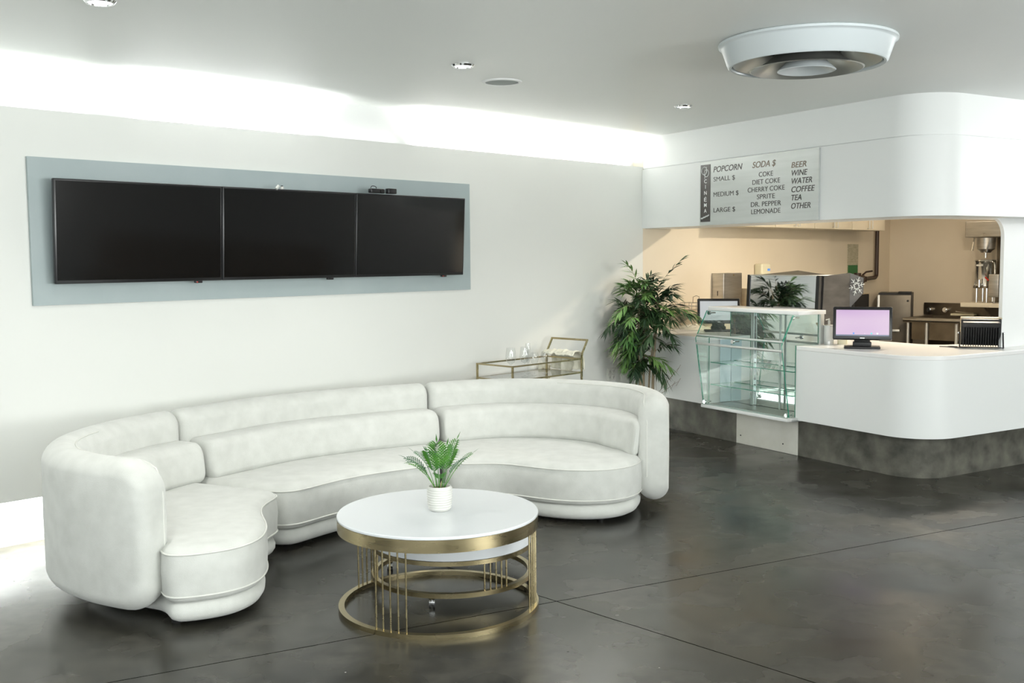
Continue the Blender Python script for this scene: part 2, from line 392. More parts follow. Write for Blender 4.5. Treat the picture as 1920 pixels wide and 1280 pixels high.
# ------------------------------------------------------------------ room shell
struct('floor', 'W', MB().box(-13, 8.2, -4.2, 17, -.1, 0), 'floor', smooth=False)
struct('ceiling', 'W', MB().box(-13, 8.2, -4.2, 17, 2.802, 2.9), 'ceiling', smooth=False)
WA = 6.125                                             # face of the furred-out screen wall
struct('wall_left', 'A', MB().box(-11.6, 8.16, WA, WA+.035, .283, 2.527), 'wall', smooth=False)
struct('wall_left_recess', 'A', MB().box(-11.6, 8.16, WA+.12, WA+.3, 0, 2.802), 'wall_white', smooth=False)
struct('wall_kitchen_left', 'A', MB().box(8.16, 12.02, WA, WA+.3, 0, 2.802).box(12.02, 13.9, WA+.05, WA+.3, 0, 2.802), 'kitchen', smooth=False)
struct('wall_kitchen_end', 'A', MB().box(13.84, 14.0, -1.5, WA+.3, 0, 2.802), 'kitchen', smooth=False)
struct('baseboard_left', 'A', MB().box(-11.6, 8.0, WA+.108, WA+.12, 0, .035), 'chalk', smooth=False)
struct('wall_back', 'W', MB().box(-13, -9.9, -4.2, -4.0, 0, 2.802).box(1.2, 8.2, -4.2, -4.0, 0, 2.802)
       .box(-9.9, 1.2, -4.2, -4.0, 0, .3).box(-9.9, 1.2, -4.2, -4.0, 2.65, 2.802), 'wall_white', smooth=False)
struct('wall_right', 'W', MB().box(8.0, 8.2, 1.2, 17, 0, 2.802).box(8.0, 8.2, -4.0, -3.6, 0, 2.802)
       .box(8.0, 8.2, -3.6, 1.2, 0, .25).box(8.0, 8.2, -3.6, 1.2, 2.45, 2.802), 'dark_wall', smooth=False)
w = MB()
for x in (-9.9, -7.15, -4.4, -1.65, 1.14): w.box(x, x+.06, -4.14, -4.06, .3, 2.65)
w.box(-9.84, 1.14, -4.14, -4.06, .3, .36).box(-9.84, 1.14, -4.14, -4.06, 2.59, 2.65)
struct('window_1', 'W', w, 'frame', smooth=False)
w = MB()
for y in (-3.6, -2.02, -.44, 1.14): w.box(8.06, 8.14, y, y+.06, .25, 2.45)
w.box(8.06, 8.14, -3.54, 1.14, .25, .31).box(8.06, 8.14, -3.54, 1.14, 2.39, 2.45)
struct('window_2', 'W', w, 'frame', smooth=False)

# bulkhead over the bar (rounded corner) and the wall beside the serving hatch
def corner_path(y, x, r, xs=-8.4, ye=11.5, n=14):
    return [(xs, y)]+arc(x-r, y+r, r, -90, 0, n)+[(x, ye)]
def corner_solid(y, x, r, depth, xs=-8.4, ye=11.5):
    return corner_path(y, x, r, xs, ye)+[(x-depth, ye), (x-depth, y+depth), (xs, y+depth)]
BY, BX = 6.235, -4.79
struct('wall_bulkhead', 'C', MB().prism(corner_solid(BY, BX, .34, .5, -8.14), 1.932, 2.500)
       .prism(corner_solid(BY+.022, BX-.022, .32, .45, -8.14), 2.500, 2.508)
       .prism(corner_solid(BY+.012, BX-.012, .33, .45, -8.14), 2.508, 2.802), 'acrylic')
pr = [(7.40, .9225), (11.5, .9225), (11.5, 1.932), (7.26, 1.932)]+[(7.26+.14*math.sin(R(a)), 1.932-.14*(1-math.cos(R(a)))) for a in range(9, 91, 9)]
struct('wall_kitchen_side', 'C', MB().prism_x(pr, -5.03, -5.0), 'wall_white')

# ------------------------------------------------------------------ bar counter
cnt = Thing('service_counter', 'long white L-shaped bar counter with rounded corner on a raw concrete plinth', 'counter', 'C', (-6.2, 6.6, 0))
pth = corner_path(BY, BX, .34, -6.03)
inn = [(BX-.05, 11.5)]+arc(BX-.34, BY+.34, .29, 0, -90, 14)+[(-6.03, BY+.05)]
fp = MB().prism(pth+inn, .315, .890)
fp.box(-8.07, -7.112, BY, BY+.05, .315, .890)
cnt.part('front_panel', fp, 'solid')
for a_ in (-7.132, -6.03): cnt.part('cheek_panel', MB().box(a_, a_+.02, BY+.05, 6.53, .315, .89), 'solid', smooth=False)
tp = [(-8.07, BY), (-7.112, BY), (-7.112, 6.53), (-6.03, 6.53)]+corner_path(BY, BX, .34, -6.03)+[(-5.40, 11.5), (-5.40, 7.42)]+[(-5.40-.2+.2*math.cos(R(a)), 7.18+.2-.2*math.sin(R(a))) for a in (0, 30, 60, 90)]+[(-8.30, 7.18)]
tpo = cnt.part('worktop', MB().prism(tp, .890, .922), 'solid_top')
bv = tpo.modifiers.new('edge', 'BEVEL'); bv.width = .004; bv.segments = 2; bv.limit_method = 'ANGLE'; bv.angle_limit = R(50)
cnt.part('plinth', MB().prism(corner_path(BY+.1, BX-.1, .30, -8.02)+[(BX-.4, 11.5), (BX-.4, BY+.4), (-8.02, BY+.4)], 0, .315), 'concrete', label='rough grey concrete plinth')
pp = MB().box(-6.815, -6.092, BY+.088, BY+.0995, .002, .315)
ppo = cnt.part('plinth_panel', pp, 'chalk', label='scuffed white board set into the concrete plinth', smooth=False)
for sx_, sz_ in ((-6.76, .075), (-6.25, .075)):
    cnt.part('screw', MB().cyl((sx_, BY+.084, sz_), (sx_, BY+.089, sz_), .006, 10), 'foot', ppo)
cnt.part('rear_panel', MB().box(-8.2, -5.5, 7.08, 7.12, 0, .885).box(-5.54, -5.5, 7.12, 11.4, 0, .885), 'solid', smooth=False)

# ------------------------------------------------------------------ glass display case let into the counter
dc = Thing('display_case', 'angular green-edged glass display case hung in a gap of the white counter front', 'display case', 'C', (-6.57, 6.3, .30))
GX0, GX1 = -7.10, -6.04
prof = [(6.18, .325), (6.085, .93), (6.215, 1.172), (6.50, 1.172), (6.50, .925), (6.245, .925), (6.245, .325)]
def glass_side(x):
    g = MB(); n = len(prof); t = .010
    vs = [(x, y, z) for y, z in prof]+[(x+t, y, z) for y, z in prof]
    g.m(0).add(vs, [tuple(range(n-1, -1, -1)), tuple(range(n, 2*n))])
    g.m(1).add(vs, [(i, (i+1) % n, n+(i+1) % n, n+i) for i in range(n)])
    return g
dc.part('side_glass', glass_side(GX0), ['glass', 'glass_edge'], smooth=False)
dc.part('side_glass', glass_side(GX1-.01), ['glass', 'glass_edge'], smooth=False)
def pane(p, q, x0, x1, t=.006):
    """glass sheet spanning x0..x1 with section p->q in (y, z)"""
    p, q = Vector(p), Vector(q); d = (q-p).normalized(); nn = Vector((-d.y, d.x))*t
    c = [p, q, q+nn, p+nn]; g = MB(); vs = [(x, a.x, a.y) for x in (x0, x1) for a in c]
    g.m(0).add(vs, [(0, 1, 5, 4), (2, 3, 7, 6)]); g.m(1).add(vs, [(1, 2, 6, 5), (3, 0, 4, 7), (0, 3, 2, 1), (4, 5, 6, 7)])
    return g
dc.part('front_glass', pane((6.095, .945), (6.215, 1.170), GX0+.012, GX1-.012), ['glass', 'glass_edge'], smooth=False)
dc.part('front_glass', pane((6.185, .332), (6.098, .885), GX0+.012, GX1-.012), ['glass', 'glass_edge'], smooth=False)
for zz, yy in ((.955, 6.104), (.882, 6.097)):
    dc.part('rail', MB().cyl((GX0+.005, yy, zz), (GX1-.005, yy, zz), .011, 16), 'alu')
tpb = MB().rbox(-7.09, -6.0, 6.225, 6.54, 1.173, 1.206, .004)
dc.part('top_slab', tpb, 'solid_top')
dc.part('base_plate', MB().rbox(-7.112, -6.03, 6.165, 6.53, .298, .324, .003), 'solid')
dc.part('base_liner', MB().box(-7.09, -6.05, 6.25, 6.49, .3245, .3275), 'steel', smooth=False)
dc.part('end_bracket', MB().rbox(-6.045, -6.0, 6.16, 6.24, .303, .336, .003), 'alu')
for zz in (.50, .70):
    g = MB()
    vs = [(x, y, z) for z in (zz, zz+.008) for y in (6.24, 6.47) for x in (GX0+.03, GX1-.03)]
    g.m(0).add(vs, [(0, 2, 3, 1), (4, 5, 7, 6)]); g.m(1).add(vs, [(0, 1, 5, 4), (2, 6, 7, 3), (0, 4, 6, 2), (1, 3, 7, 5)])
    sh = dc.part('glass_shelf', g, ['glass', 'glass_edge'], smooth=False)
    for bx in (-6.80, -6.45):
        dc.part('shelf_bracket', MB().prism_x([(6.48, zz-.002), (6.30, zz-.002), (6.30, zz-.012), (6.455, zz-.03), (6.48, zz-.07)], bx-.008, bx+.008), 'alu', sh)
g = MB().box(GX0+.012, -6.785, 6.497, 6.503, .33, 1.17)
dc.part('rear_door', g, 'mirror', smooth=False, label='mirrored left sliding door')
dc.part('rear_door', MB().box(-6.82, GX1-.012, 6.508, 6.514, .33, 1.17), 'mirror', smooth=False, label='mirrored right sliding door')
for px_ in (-6.812, -6.790):
    dc.part('door_stile', MB().box(px_-.005, px_+.005, 6.486, 6.496, .33, 1.17), 'stile', smooth=False)
for px_ in (-6.45, ):
    dc.part('shelf_post', MB().rbox(px_-.008, px_+.008, 6.470, 6.484, .33, 1.17, .002), 'stile')
dc.part('rear_stile', MB().box(GX1-.012, GX1+.02, 6.50, 6.54, .925, 1.172), 'alu', smooth=False)
dc.part('side_liner', MB().box(GX0+.012, GX0+.018, 6.37, 6.495, .33, .90), 'blue_panel', smooth=False, label='pale blue liner panel')
for (gx, gy, gz) in ((GX0+.03, 6.185, .35), (GX1-.03, 6.185, .35), (GX1-.025, 6.235, 1.15), (GX0+.025, 6.235, 1.15), (-6.63, 6.11, .925)):
    dc.part('glass_clamp', MB().cyl((gx, gy-.02, gz), (gx, gy-.002, gz), .017, 18).cyl((gx, gy-.004, gz), (gx+.0, gy+.06, gz), .007, 10), 'chrome')

# ------------------------------------------------------------------ menu board
sg = Thing('menu_board', 'brushed grey concession menu board mounted on the white bulkhead', 'menu board', 'C', (-6.5, 6.234, 1.936))
sg.part('board', MB().box(-7.2, -5.8, 6.215, 6.2345, 1.936, 2.496), 'sign', smooth=False)
strp = sg.part('logo_strip', MB().box(-7.188, -7.06, 6.2125, 6.2148, 1.964, 2.470), 'letter', smooth=False, label='black vertical strip with white cinema lettering')
def lettering(text, x0, x1, zb, h, shear=0.0, bold=.0):
    """MB of a line of letters standing on zb between x0 and x1"""
    cu = bpy.data.curves.new('t', 'FONT'); cu.body = text; cu.size = 1; cu.shear = shear; cu.offset = bold; cu.extrude = .02
    o = bpy.data.objects.new('t', cu); COL.objects.link(o); dg = bpy.context.evaluated_depsgraph_get()
    me = bpy.data.meshes.new_from_object(o.evaluated_get(dg))
    xs = [v.co.x for v in me.vertices]; lo, hi = min(xs), max(xs)
    cap = .70 if text.strip('$ .') else .7
    mb = MB(); sx = (x1-x0)/(hi-lo)
    V = [(x0+(v.co.x-lo)*sx, -v.co.z*.03, zb+v.co.y*h/.70) for v in me.vertices]; F = [tuple(p.vertices) for p in me.polygons]
    par = list(range(len(V)))
    def find(a):
        while par[a] != a: par[a] = par[par[a]]; a = par[a]
        return a
    for f in F:
        for a in f[1:]: par[find(a)] = find(f[0])
    ext = {}
    for i, p in enumerate(V):
        e = ext.setdefault(find(i), [9, -9]); e[0] = min(e[0], p[0]); e[1] = max(e[1], p[0])
    iv = sorted(ext.values()); gaps = []; hi_ = iv[0][1]
    for a, b in iv[1:]: gaps.append((a-hi_, (a+hi_)/2)); hi_ = max(hi_, b)
    cuts = sorted(g[1] for g in sorted(gaps, reverse=True)[:text.count(' ')])
    words = [MB() for _ in range(len(cuts)+1)]; maps = [{} for _ in words]
    for f in F:                                         # one mesh per word
        w_ = sum(1 for c in cuts if ext[find(f[0])][0] > c); mp_ = maps[w_]
        for a in f:
            if a not in mp_: mp_[a] = len(words[w_].v); words[w_].v.append(V[a])
        words[w_].f.append(tuple(mp_[a] for a in f)); words[w_].mi.append(0)
    bpy.data.objects.remove(o); bpy.data.curves.remove(cu); bpy.data.meshes.remove(me)
    return words
def put(mb, y):
    mb.v = [(a, y+b, c) for a, b, c in mb.v]; return mb
for t, x0, x1, zb, h, sh, mt in [("POPCORN", -.522, -.155, 2.395, .05, .22, 'letter'), ("SMALL $", -.519, -.246, 2.314, .04, 0, 'letter'),
        ("MEDIUM $", -.518, -.200, 2.180, .04, 0, 'letter'), ("LARGE $", -.516, -.24, 2.043, .04, 0, 'letter'),
        ("SODA $", -.035, .237, 2.394, .05, .22, 'letter_tan'), ("COKE", .043, .206, 2.315, .04, 0, 'letter'), ("DIET COKE", -.032, .286, 2.254, .04, 0, 'letter'),
        ("CHERRY COKE", -.088, .339, 2.192, .04, 0, 'letter'), ("SPRITE", .023, .23, 2.130, .04, 0, 'letter'), ("DR. PEPPER", -.048, .301, 2.069, .04, 0, 'letter'),
        ("LEMONADE", -.043, .295, 2.008, .04, 0, 'letter'), ("BEER", .409, .572, 2.361, .045, .2, 'letter_tan'), ("WINE", .413, .583, 2.296, .045, .2, 'letter'),
        ("WATER", .414, .634, 2.232, .045, .2, 'letter'), ("COFFEE", .413, .663, 2.165, .045, .2, 'letter'), ("TEA", .414, .525, 2.1, .045, .2, 'letter'),
        ("OTHER", .413, .621, 2.033, .045, .2, 'letter')]:
    for w_ in lettering(t, x0-6.5, x1-6.5, zb, h, sh, .010 if sh else 0.0): sg.part('lettering', put(w_, 6.2142), mt, smooth=False)
for t, zb in (("C", 2.307), ("I", 2.258), ("N", 2.204), ("\u00c9", 2.144), ("M", 2.096), ("A", 2.046)):
    wd = .034 if t != "I" else .007
    sg.part('lettering', put(lettering(t, -7.126-wd/2+.004, -7.126+wd/2+.004, zb, .034, 0, .006)[0], 6.2118), 'letter_white', strp, smooth=False)
lg = MB()
lg.tube([(-7.138+.034*math.cos(a*PI/12), 6.2115, 2.416+.034*math.sin(a*PI/12)) for a in range(24)], .0028, 6, True)
lg.tube([(-7.110+.030*math.cos(a*PI/12), 6.2112, 2.394+.032*math.sin(a*PI/12)) for a in range(24)], .0028, 6, True)
lg.tube([(-7.133, 6.211, 2.345), (-7.128, 6.211, 2.375), (-7.112, 6.211, 2.412), (-7.108, 6.211, 2.45)], .0025, 6)
sg.part('emblem', lg, 'letter_white', strp)
sc = MB(); sc.tube([(-7.180+.0058*i/2, 6.2115, 1.992+.0008*i+.008*math.sin(i*1.9)) for i in range(38)], .0022, 6)
sg.part('script_lettering', sc, 'letter_white', strp)

# ------------------------------------------------------------------ screens on the wall
bk = solo('backing_panel', 'long grey-blue painted panel on the wall behind the three black screens', 'wall panel', 'A', (4.08, 6.124, 1.40),
          MB().box(2.34, 5.81, 6.103, 6.1235, 1.402, 2.254), 'panel', smooth=False)
def tv(i, label):
    t = Thing('television', label, 'television', 'A', (2.435+1.0735*i+.5367, 6.06, 1.525), 'televisions in a row')
    x0 = 2.435+1.0735*i; x1 = x0+1.0705
    def tilt(p):                                       # hung leaning forward: the top stands off the wall
        q = p-Vector((0, 6.02, 1.525)); a = R(3.2)
        return Vector((q.x, 6.02+q.y*math.cos(a)-q.z*math.sin(a), 1.525+q.z*math.cos(a)+q.y*math.sin(a)))
    t.part('housing', MB().rbox(x0, x1, 0, .03, 0, .605, .006).rbox(x0+.2, x1-.2, .03, .05, .12, .48, .01).xf(lambda p: tilt(Vector((p.x, p.y+6.02, p.z+1.525)))), 'black')
    t.part('screen', MB().box(x0+.012, x1-.012, -.0015, .004, .020, .593).xf(lambda p: tilt(Vector((p.x, p.y+6.02, p.z+1.525)))), 'screen', smooth=False)
    sxx = {0: x0+.90, 1: x0+.85, 2: x0+.86}[i]
    sn = t.part('sensor', MB().rbox(sxx-.02, sxx+.03, -.002, .02, -.013, .002, .003).xf(lambda p: tilt(Vector((p.x, p.y+6.02, p.z+1.525)))), 'black')
    if i != 1:
        t.part('standby_light', MB().box(sxx-.012, sxx-.004, -.004, -.001, -.010, -.003).xf(lambda p: tilt(Vector((p.x, p.y+6.02, p.z+1.525)))), 'red', sn, smooth=False)
    t.part('wall_bracket', MB().box(x0+.35, x1-.35, 6.035, 6.102, 1.72, 2.0), 'black_matt', smooth=False)
tv(0, 'leftmost of the three black wall televisions')
tv(1, 'middle of the three black wall televisions')
tv(2, 'rightmost of the three black wall televisions, beside the bare wall')
cm = Thing('webcam', 'black webcam and sensor bar sitting on the top edge of the right-hand television', 'webcam', 'A', (4.78, 5.97, 2.125))
cm.part('body', MB().rbox(4.685, 4.815, 5.95, 5.99, 2.133, 2.165, .008), 'black')
cm.part('lens', MB().cyl((4.78, 5.951, 2.148), (4.78, 5.942, 2.148), .014, 18), 'screen')
cm.part('hood', MB().rbox(4.845, 4.925, 5.95, 5.99, 2.133, 2.172, .006), 'black')
cm.part('cable', MB().tube(catmull([(4.69, 5.97, 2.14), (4.70, 5.965, 2.18), (4.74, 5.965, 2.178), (4.745, 5.97, 2.15)], 6), .003, 6), 'black')
wc = Thing('wall_clip', 'small white twin clip on the top edge of the middle television', 'clip', 'A', (3.93, 5.97, 2.125))
wc.part('clip', MB().cyl((3.90, 5.97, 2.128), (3.92, 5.97, 2.15), .010, 12).cyl((3.945, 5.97, 2.128), (3.945, 5.97, 2.145), .011, 12), 'ceramic')
wc.part('cap', MB().cyl((3.945, 5.97, 2.145), (3.945, 5.97, 2.152), .007, 10), 'black')

# ------------------------------------------------------------------ ceiling fittings
CZ = 2.802
def downlight(x, y, label, first=None):
    t = Thing('ceiling_downlight', label, 'ceiling light', 'W', (x, y, CZ), 'recessed downlights')
    t.part('trim_ring', MB().lathe([(.052, CZ-.004), (.054, CZ-.014), (.062, CZ-.014), (.07, CZ-.004), (.07, CZ)], x, y, 40, False, False), 'chrome')
    t.part('lens', MB().lathe([(.001, CZ-.0075), (.0535, CZ-.0075), (.0535, CZ-.003)], x, y, 32, True, False), 'lamp')
    l = bpy.data.lights.new('downlight_beam', 'SPOT'); l.energy = 95; l.spot_size = R(125); l.spot_blend = 1.0; l.shadow_soft_size = .05; l.color = (1, .985, .95)
    o = bpy.data.objects.new('downlight_beam', l); COL.objects.link(o); o.location = (x, y, CZ-.02)
downlight(-1.808, 4.66, 'lit round downlight at the far upper left, cut by the picture edge')
downlight(-.278, 6.241, 'lit round downlight beside the grey ceiling speaker')
downlight(1.321, 7.982, 'lit round downlight nearest the bar bulkhead, above the menu board')
sp = Thing('ceiling_speaker', 'round grey-grilled speaker set in the ceiling', 'speaker', 'W', (-.052, 6.845, CZ))
sp.part('rim', MB().lathe([(.108, CZ-.006), (.112, CZ-.010), (.128, CZ-.006), (.132, CZ)], -.052, 6.845, 48, False, False), 'wall_white')
sp.part('grille', MB().lathe([(.001, CZ-.012), (.07, CZ-.010), (.109, CZ-.005)], -.052, 6.845, 48, True, False), 'grille')
VX, VY = 1.60, 5.66
vt = Thing('ceiling_air_diffuser', 'large round white air vent hanging from the ceiling', 'air vent', 'W', (VX, VY, CZ))
vt.part('outer_ring', MB().lathe([(.455, CZ), (.468, CZ-.006), (.468, CZ-.018), (.455, CZ-.024), (.45, CZ-.03), (.418, CZ-.122), (.408, CZ-.130), (.396, CZ-.128), (.392, CZ-.118), (.405, CZ-.06), (.41, CZ)], VX, VY, 96, False, False), 'vent')
vt.part('duct_throat', MB().lathe([(.40, CZ-.005), (.30, CZ-.002)], VX, VY, 64, False, True), 'gasket')
vt.part('inner_cone', MB().lathe([(.388, CZ-.117), (.36, CZ-.095), (.30, CZ-.06), (.27, CZ-.03)], VX, VY, 64, False, False), 'vent_in')
c2 = vt.part('middle_cone', MB().lathe([(.30, CZ-.148), (.292, CZ-.152), (.26, CZ-.138), (.20, CZ-.100), (.16, CZ-.06), (.155, CZ-.02)], VX, VY, 64, False, False), 'vent_in')
c3 = vt.part('centre_cone', MB().lathe([(.001, CZ-.11), (.06, CZ-.125), (.150, CZ-.158), (.155, CZ-.155), (.10, CZ-.10), (.07, CZ-.05)], VX, VY, 64, False, True), 'vent')
for a in (40, 160, 280):
    vt.part('strut', MB().bar((VX+.10*math.cos(R(a)), VY+.10*math.sin(R(a)), CZ-.04), (VX+.40*math.cos(R(a)), VY+.40*math.sin(R(a)), CZ-.04), .03, .004), 'vent_in', smooth=False)

# ------------------------------------------------------------------ curved sectional sofa, three modules
SP = catmull([(x, y, 0) for x, y in [(.90, 6.55), (.935, 6.85), (.84, 7.18), (.55, 7.45), (.16, 7.59), (-.24, 7.57), (-.63, 7.38), (-.98, 7.19), (-1.32, 6.98), (-1.63, 6.71),
              (-1.88, 6.37), (-2.04, 6.12), (-2.19, 5.86), (-2.28, 5.54), (-2.285, 5.22), (-2.18, 4.95), (-2.0, 4.76), (-1.79, 4.635), (-1.60, 4.565)]], 14)
cum = [0]
for i in range(1, len(SP)): cum.append(cum[-1]+(SP[i]-SP[i-1]).length)
def at_s(s):
    s = max(0, min(cum[-1], s))
    for i in range(1, len(SP)):
        if cum[i] >= s:
            t = (s-cum[i-1])/max(1e-9, cum[i]-cum[i-1]); p = SP[i-1].lerp(SP[i], t)
            a = SP[max(0, i-3)]; b = SP[min(len(SP)-1, i+2)]; d = (b-a).normalized()
            return p, d, Vector((-d.y, d.x, 0))
def s_of(x, y): return min(range(len(SP)), key=lambda i: (SP[i]-Vector((x, y, 0))).length)
S1 = cum[s_of(-.63, 7.38)]; S2 = cum[s_of(-2.04, 6.12)]; SE = cum[-1]
def sweep(s0, s1, off, T, z0, z1, R0, R1, rt=.05, lean=0.0, rc=None, step=.03, taper=0):
    """rounded slab following the sofa's back line; R0/R1 round its two ends in elevation"""
    ss = []
    def ends(Re): return [Re*(1-math.cos(PI/2*i/9)) for i in range(10)]
    a = [s0+e for e in ends(R0)]; b = [s1-e for e in ends(R1)][::-1]
    m = []; s = a[-1]+step
    while s < b[0]-step*.5: m.append(s); s += step
    mb = MB(); rings = []; n = 28
    for s in a+m+b:
        p, d, nl = at_s(s)
        dz = 0; dt = 0
        if taper:                                       # front face closes on the shell towards the first end
            q = min(1, max(0, (s-s0)/taper)); q = q*(2-q); fr0 = .14+(.33-.14)*q; off = (.10+fr0)/2; T = (fr0-.10)/2
        for e, Re in ((s-s0, R0), (s1-s, R1)):
            if e < Re: dz = max(dz, Re-math.sqrt(max(0, Re*Re-(Re-e)**2)))
            if e < rt: dt = max(dt, rt-math.sqrt(max(0, rt*rt-(rt-e)**2)))
        t = max(.012, T-dt); za, zb = z0+dz, z1-dz; r = min(rc or t, t, (zb-za)/2); ring = []
        for k in range(n):
            ang = 2*PI*k/n; ca, sa = math.cos(ang), math.sin(ang)
            cxx = (t-r)*(1 if ca > 1e-6 else -1 if ca < -1e-6 else 0); czz = ((zb-za)/2-r)*(1 if sa > 1e-6 else -1 if sa < -1e-6 else 0)
            xx = cxx+r*ca; zz = (za+zb)/2+czz+r*sa
            ring.append(p+nl*(off+xx-lean*(zz-z0)/(z1-z0))+Vector((0, 0, zz)))
        rings.append(ring)
    vs = [q for r_ in rings for q in r_]; fs = []
    for i in range(len(rings)-1): fs += [(i*n+k, i*n+(k+1) % n, (i+1)*n+(k+1) % n, (i+1)*n+k) for k in range(n)]
    fs += [tuple(range(n-1, -1, -1)), tuple(range((len(rings)-1)*n, len(rings)*n))]
    return mb.add(vs, fs)
def resample(P, step):
    out = []; k = len(P); acc = 0
    L_ = [(P[(i+1) % k]-P[i]).length for i in range(k)]; tot = sum(L_); n = int(tot/step); i = 0; base = 0
    for j in range(n):
        s = tot*j/n
        while base+L_[i] < s: base += L_[i]; i += 1
        out.append(P[i].lerp(P[(i+1) % k], (s-base)/max(L_[i], 1e-9)))
    return out
def round_poly(P, it=3):
    P = [Vector((p[0], p[1], 0)) for p in P]
    P = resample(P, .05)
    for _ in range(it): P = [P[i-1]*.25+P[i]*.5+P[(i+1) % len(P)]*.25 for i in range(len(P))]
    P = resample(P, .02)
    for _ in range(2): P = [P[i-1]*.25+P[i]*.5+P[(i+1) % len(P)]*.25 for i in range(len(P))]
    if sum(P[i].x*P[(i+1) % len(P)].y-P[(i+1) % len(P)].x*P[i].y for i in range(len(P))) < 0: P = P[::-1]
    return P
def inset(P, d):
    k = len(P); out = []
    for i in range(k):
        t = (P[(i+2) % k]-P[i-2]); t.normalize(); out.append(P[i]+Vector((-t.y, t.x, 0))*d)
    return out
def pillow(P, rings):
    k = len(P); vs = []; fs = []
    for d, z in rings: vs += [q+Vector((0, 0, z)) for q in inset(P, d)]
    for j in range(len(rings)-1): fs += [(j*k+i, j*k+(i+1) % k, (j+1)*k+(i+1) % k, (j+1)*k+i) for i in range(k)]
    fs += [tuple(range(k-1, -1, -1)), tuple(range((len(rings)-1)*k, len(rings)*k))]
    return MB().add(vs, fs)
def sofa(name_label, s0, s1, R0, R1, c0, c1, o0, o1, front, feet, tp_=0):
    mid = at_s((s0+s1)/2)[0]; org = (mid.x, mid.y, 0)
    t = Thing('sofa_module', name_label, 'sofa', 'W', org, 'modules of the curved white sofa')
    sh_ = t.part('back_shell', sweep(s0, s1, 0, .10, .065, .765, R0, R1, .06, .0), 'fabric', angle=60)
    if R0 > .1 or R1 > .1:                                  # welted seam along the inner top edge and down the free end
        rv = R1 > .1; tip = s1 if rv else s0; sg_ = -1 if rv else 1; Re = max(R0, R1); pts = []
        def seam(e, z):
            dt = .06-math.sqrt(max(0, .0036-(.06-e)**2)) if e < .06 else 0
            p, d, nl = at_s(tip+sg_*e); tt = max(.012, .10-dt); return p+nl*(tt*.62), tt
        for k in range(60, 0, -1):
            e = .02+1.25*k/60; dz = Re-math.sqrt(max(0, Re*Re-(Re-e)**2)) if e < Re else 0
            q, tt = seam(e, 0); pts.append(q+Vector((0, 0, .765-dz-tt+math.sqrt(max(0, tt*tt-(tt*.62)**2))+.002)))
        for k in range(12):
            a = PI/2*k/11; e = .012; q, tt = seam(e, 0)
        q, tt = seam(.004, 0); q2 = q-at_s(tip)[1]*sg_*.004
        for k in range(14): pts.append(q2+Vector((0, 0, .60-.36*k/13)))
        t.part('piping', MB().tube(catmull(pts, 2), .004, 6), 'piping', sh_)
    t.part('back_cushion', sweep(c0, c1, .215, .115, .36, .60, .05, .05, .05 if not tp_ else .015, .03, rc=.06, taper=tp_), 'fabric', angle=60)
    outer = [(q.x, q.y) for q in [at_s(s)[0]+at_s(s)[2]*.07 for s in [o0+(o1-o0)*i/24 for i in range(25)]]]
    P = round_poly(outer+front)
    st = t.part('seat', pillow(P, [(.05, .121), (.018, .126), (.004, .14), (0, .17), (-.006, .25), (0, .335), (.006, .349), (.016, .360), (.032, .370), (.055, .377)]), 'fabric', angle=60)
    for zz, dd in ((.345, .0), (.152, -.0005)):
        t.part('piping', MB().tube([q+Vector((0, 0, zz)) for q in inset(P, dd)], .0045, 6, True), 'piping', st)
    t.part('base', pillow(P, [(.09, .022), (.05, .026), (.027, .038), (.014, .058), (.012, .080), (.022, .106), (.05, .124)]), 'fabric', angle=60)
    for fx, fy in feet:
        t.part('foot', MB().lathe([(.022, 0), (.026, .028)], fx, fy, 16), 'foot')
fR = [(-.525, 7.0), (-.45, 6.62), (-.41, 6.50), (-.30, 6.50), (-.17, 6.515), (-.07, 6.51), (.06, 6.43), (.19, 6.34), (.30, 6.29), (.42, 6.265), (.53, 6.27), (.63, 6.295), (.72, 6.36), (.785, 6.44), (.82, 6.53)]
fM = [(-1.86, 5.965), (-1.60, 5.85), (-1.36, 5.745), (-1.24, 5.74), (-1.17, 5.86), (-1.08, 5.99), (-.98, 6.12), (-.86, 6.23), (-.70, 6.34), (-.57, 6.42), (-.475, 6.47), (-.475, 6.62), (-.55, 7.0)]
fL = [(-1.56, 4.475), (-1.47, 4.50), (-1.38, 4.53), (-1.30, 4.575), (-1.235, 4.64), (-1.195, 4.74), (-1.19, 4.86), (-1.215, 5.0), (-1.26, 5.13), (-1.315, 5.27), (-1.34, 5.40), (-1.335, 5.52), (-1.30, 5.62), (-1.305, 5.70), (-1.38, 5.72), (-1.62, 5.825), (-1.88, 5.945)]
sofa('right-hand rounded end module of the curved white fabric sofa, before the bar', 0, S1-.006, .14, .05, .02, S1-.012, .10, S1-.012, fR, [(.55, 6.42), (-.3, 6.65), (.7, 6.9), (-.3, 7.4)], .55)
sofa('middle module of the curved white fabric sofa, behind the coffee table', S1+.006, S2-.006, .05, .05, S1+.012, S2-.02, S1+.012, S2-.012, fM, [(-.65, 6.6), (-1.32, 5.90), (-.9, 7.1), (-1.9, 6.25)])
sofa('left-hand end module of the curved white fabric sofa with a tall wrap-around back', S2+.006, SE, .05, .15, S2+.012, SE-.35, S2+.012, SE-.04, fL, [(-1.55, 4.62), (-1.42, 5.55), (-2.0, 5.9), (-1.95, 4.95)])

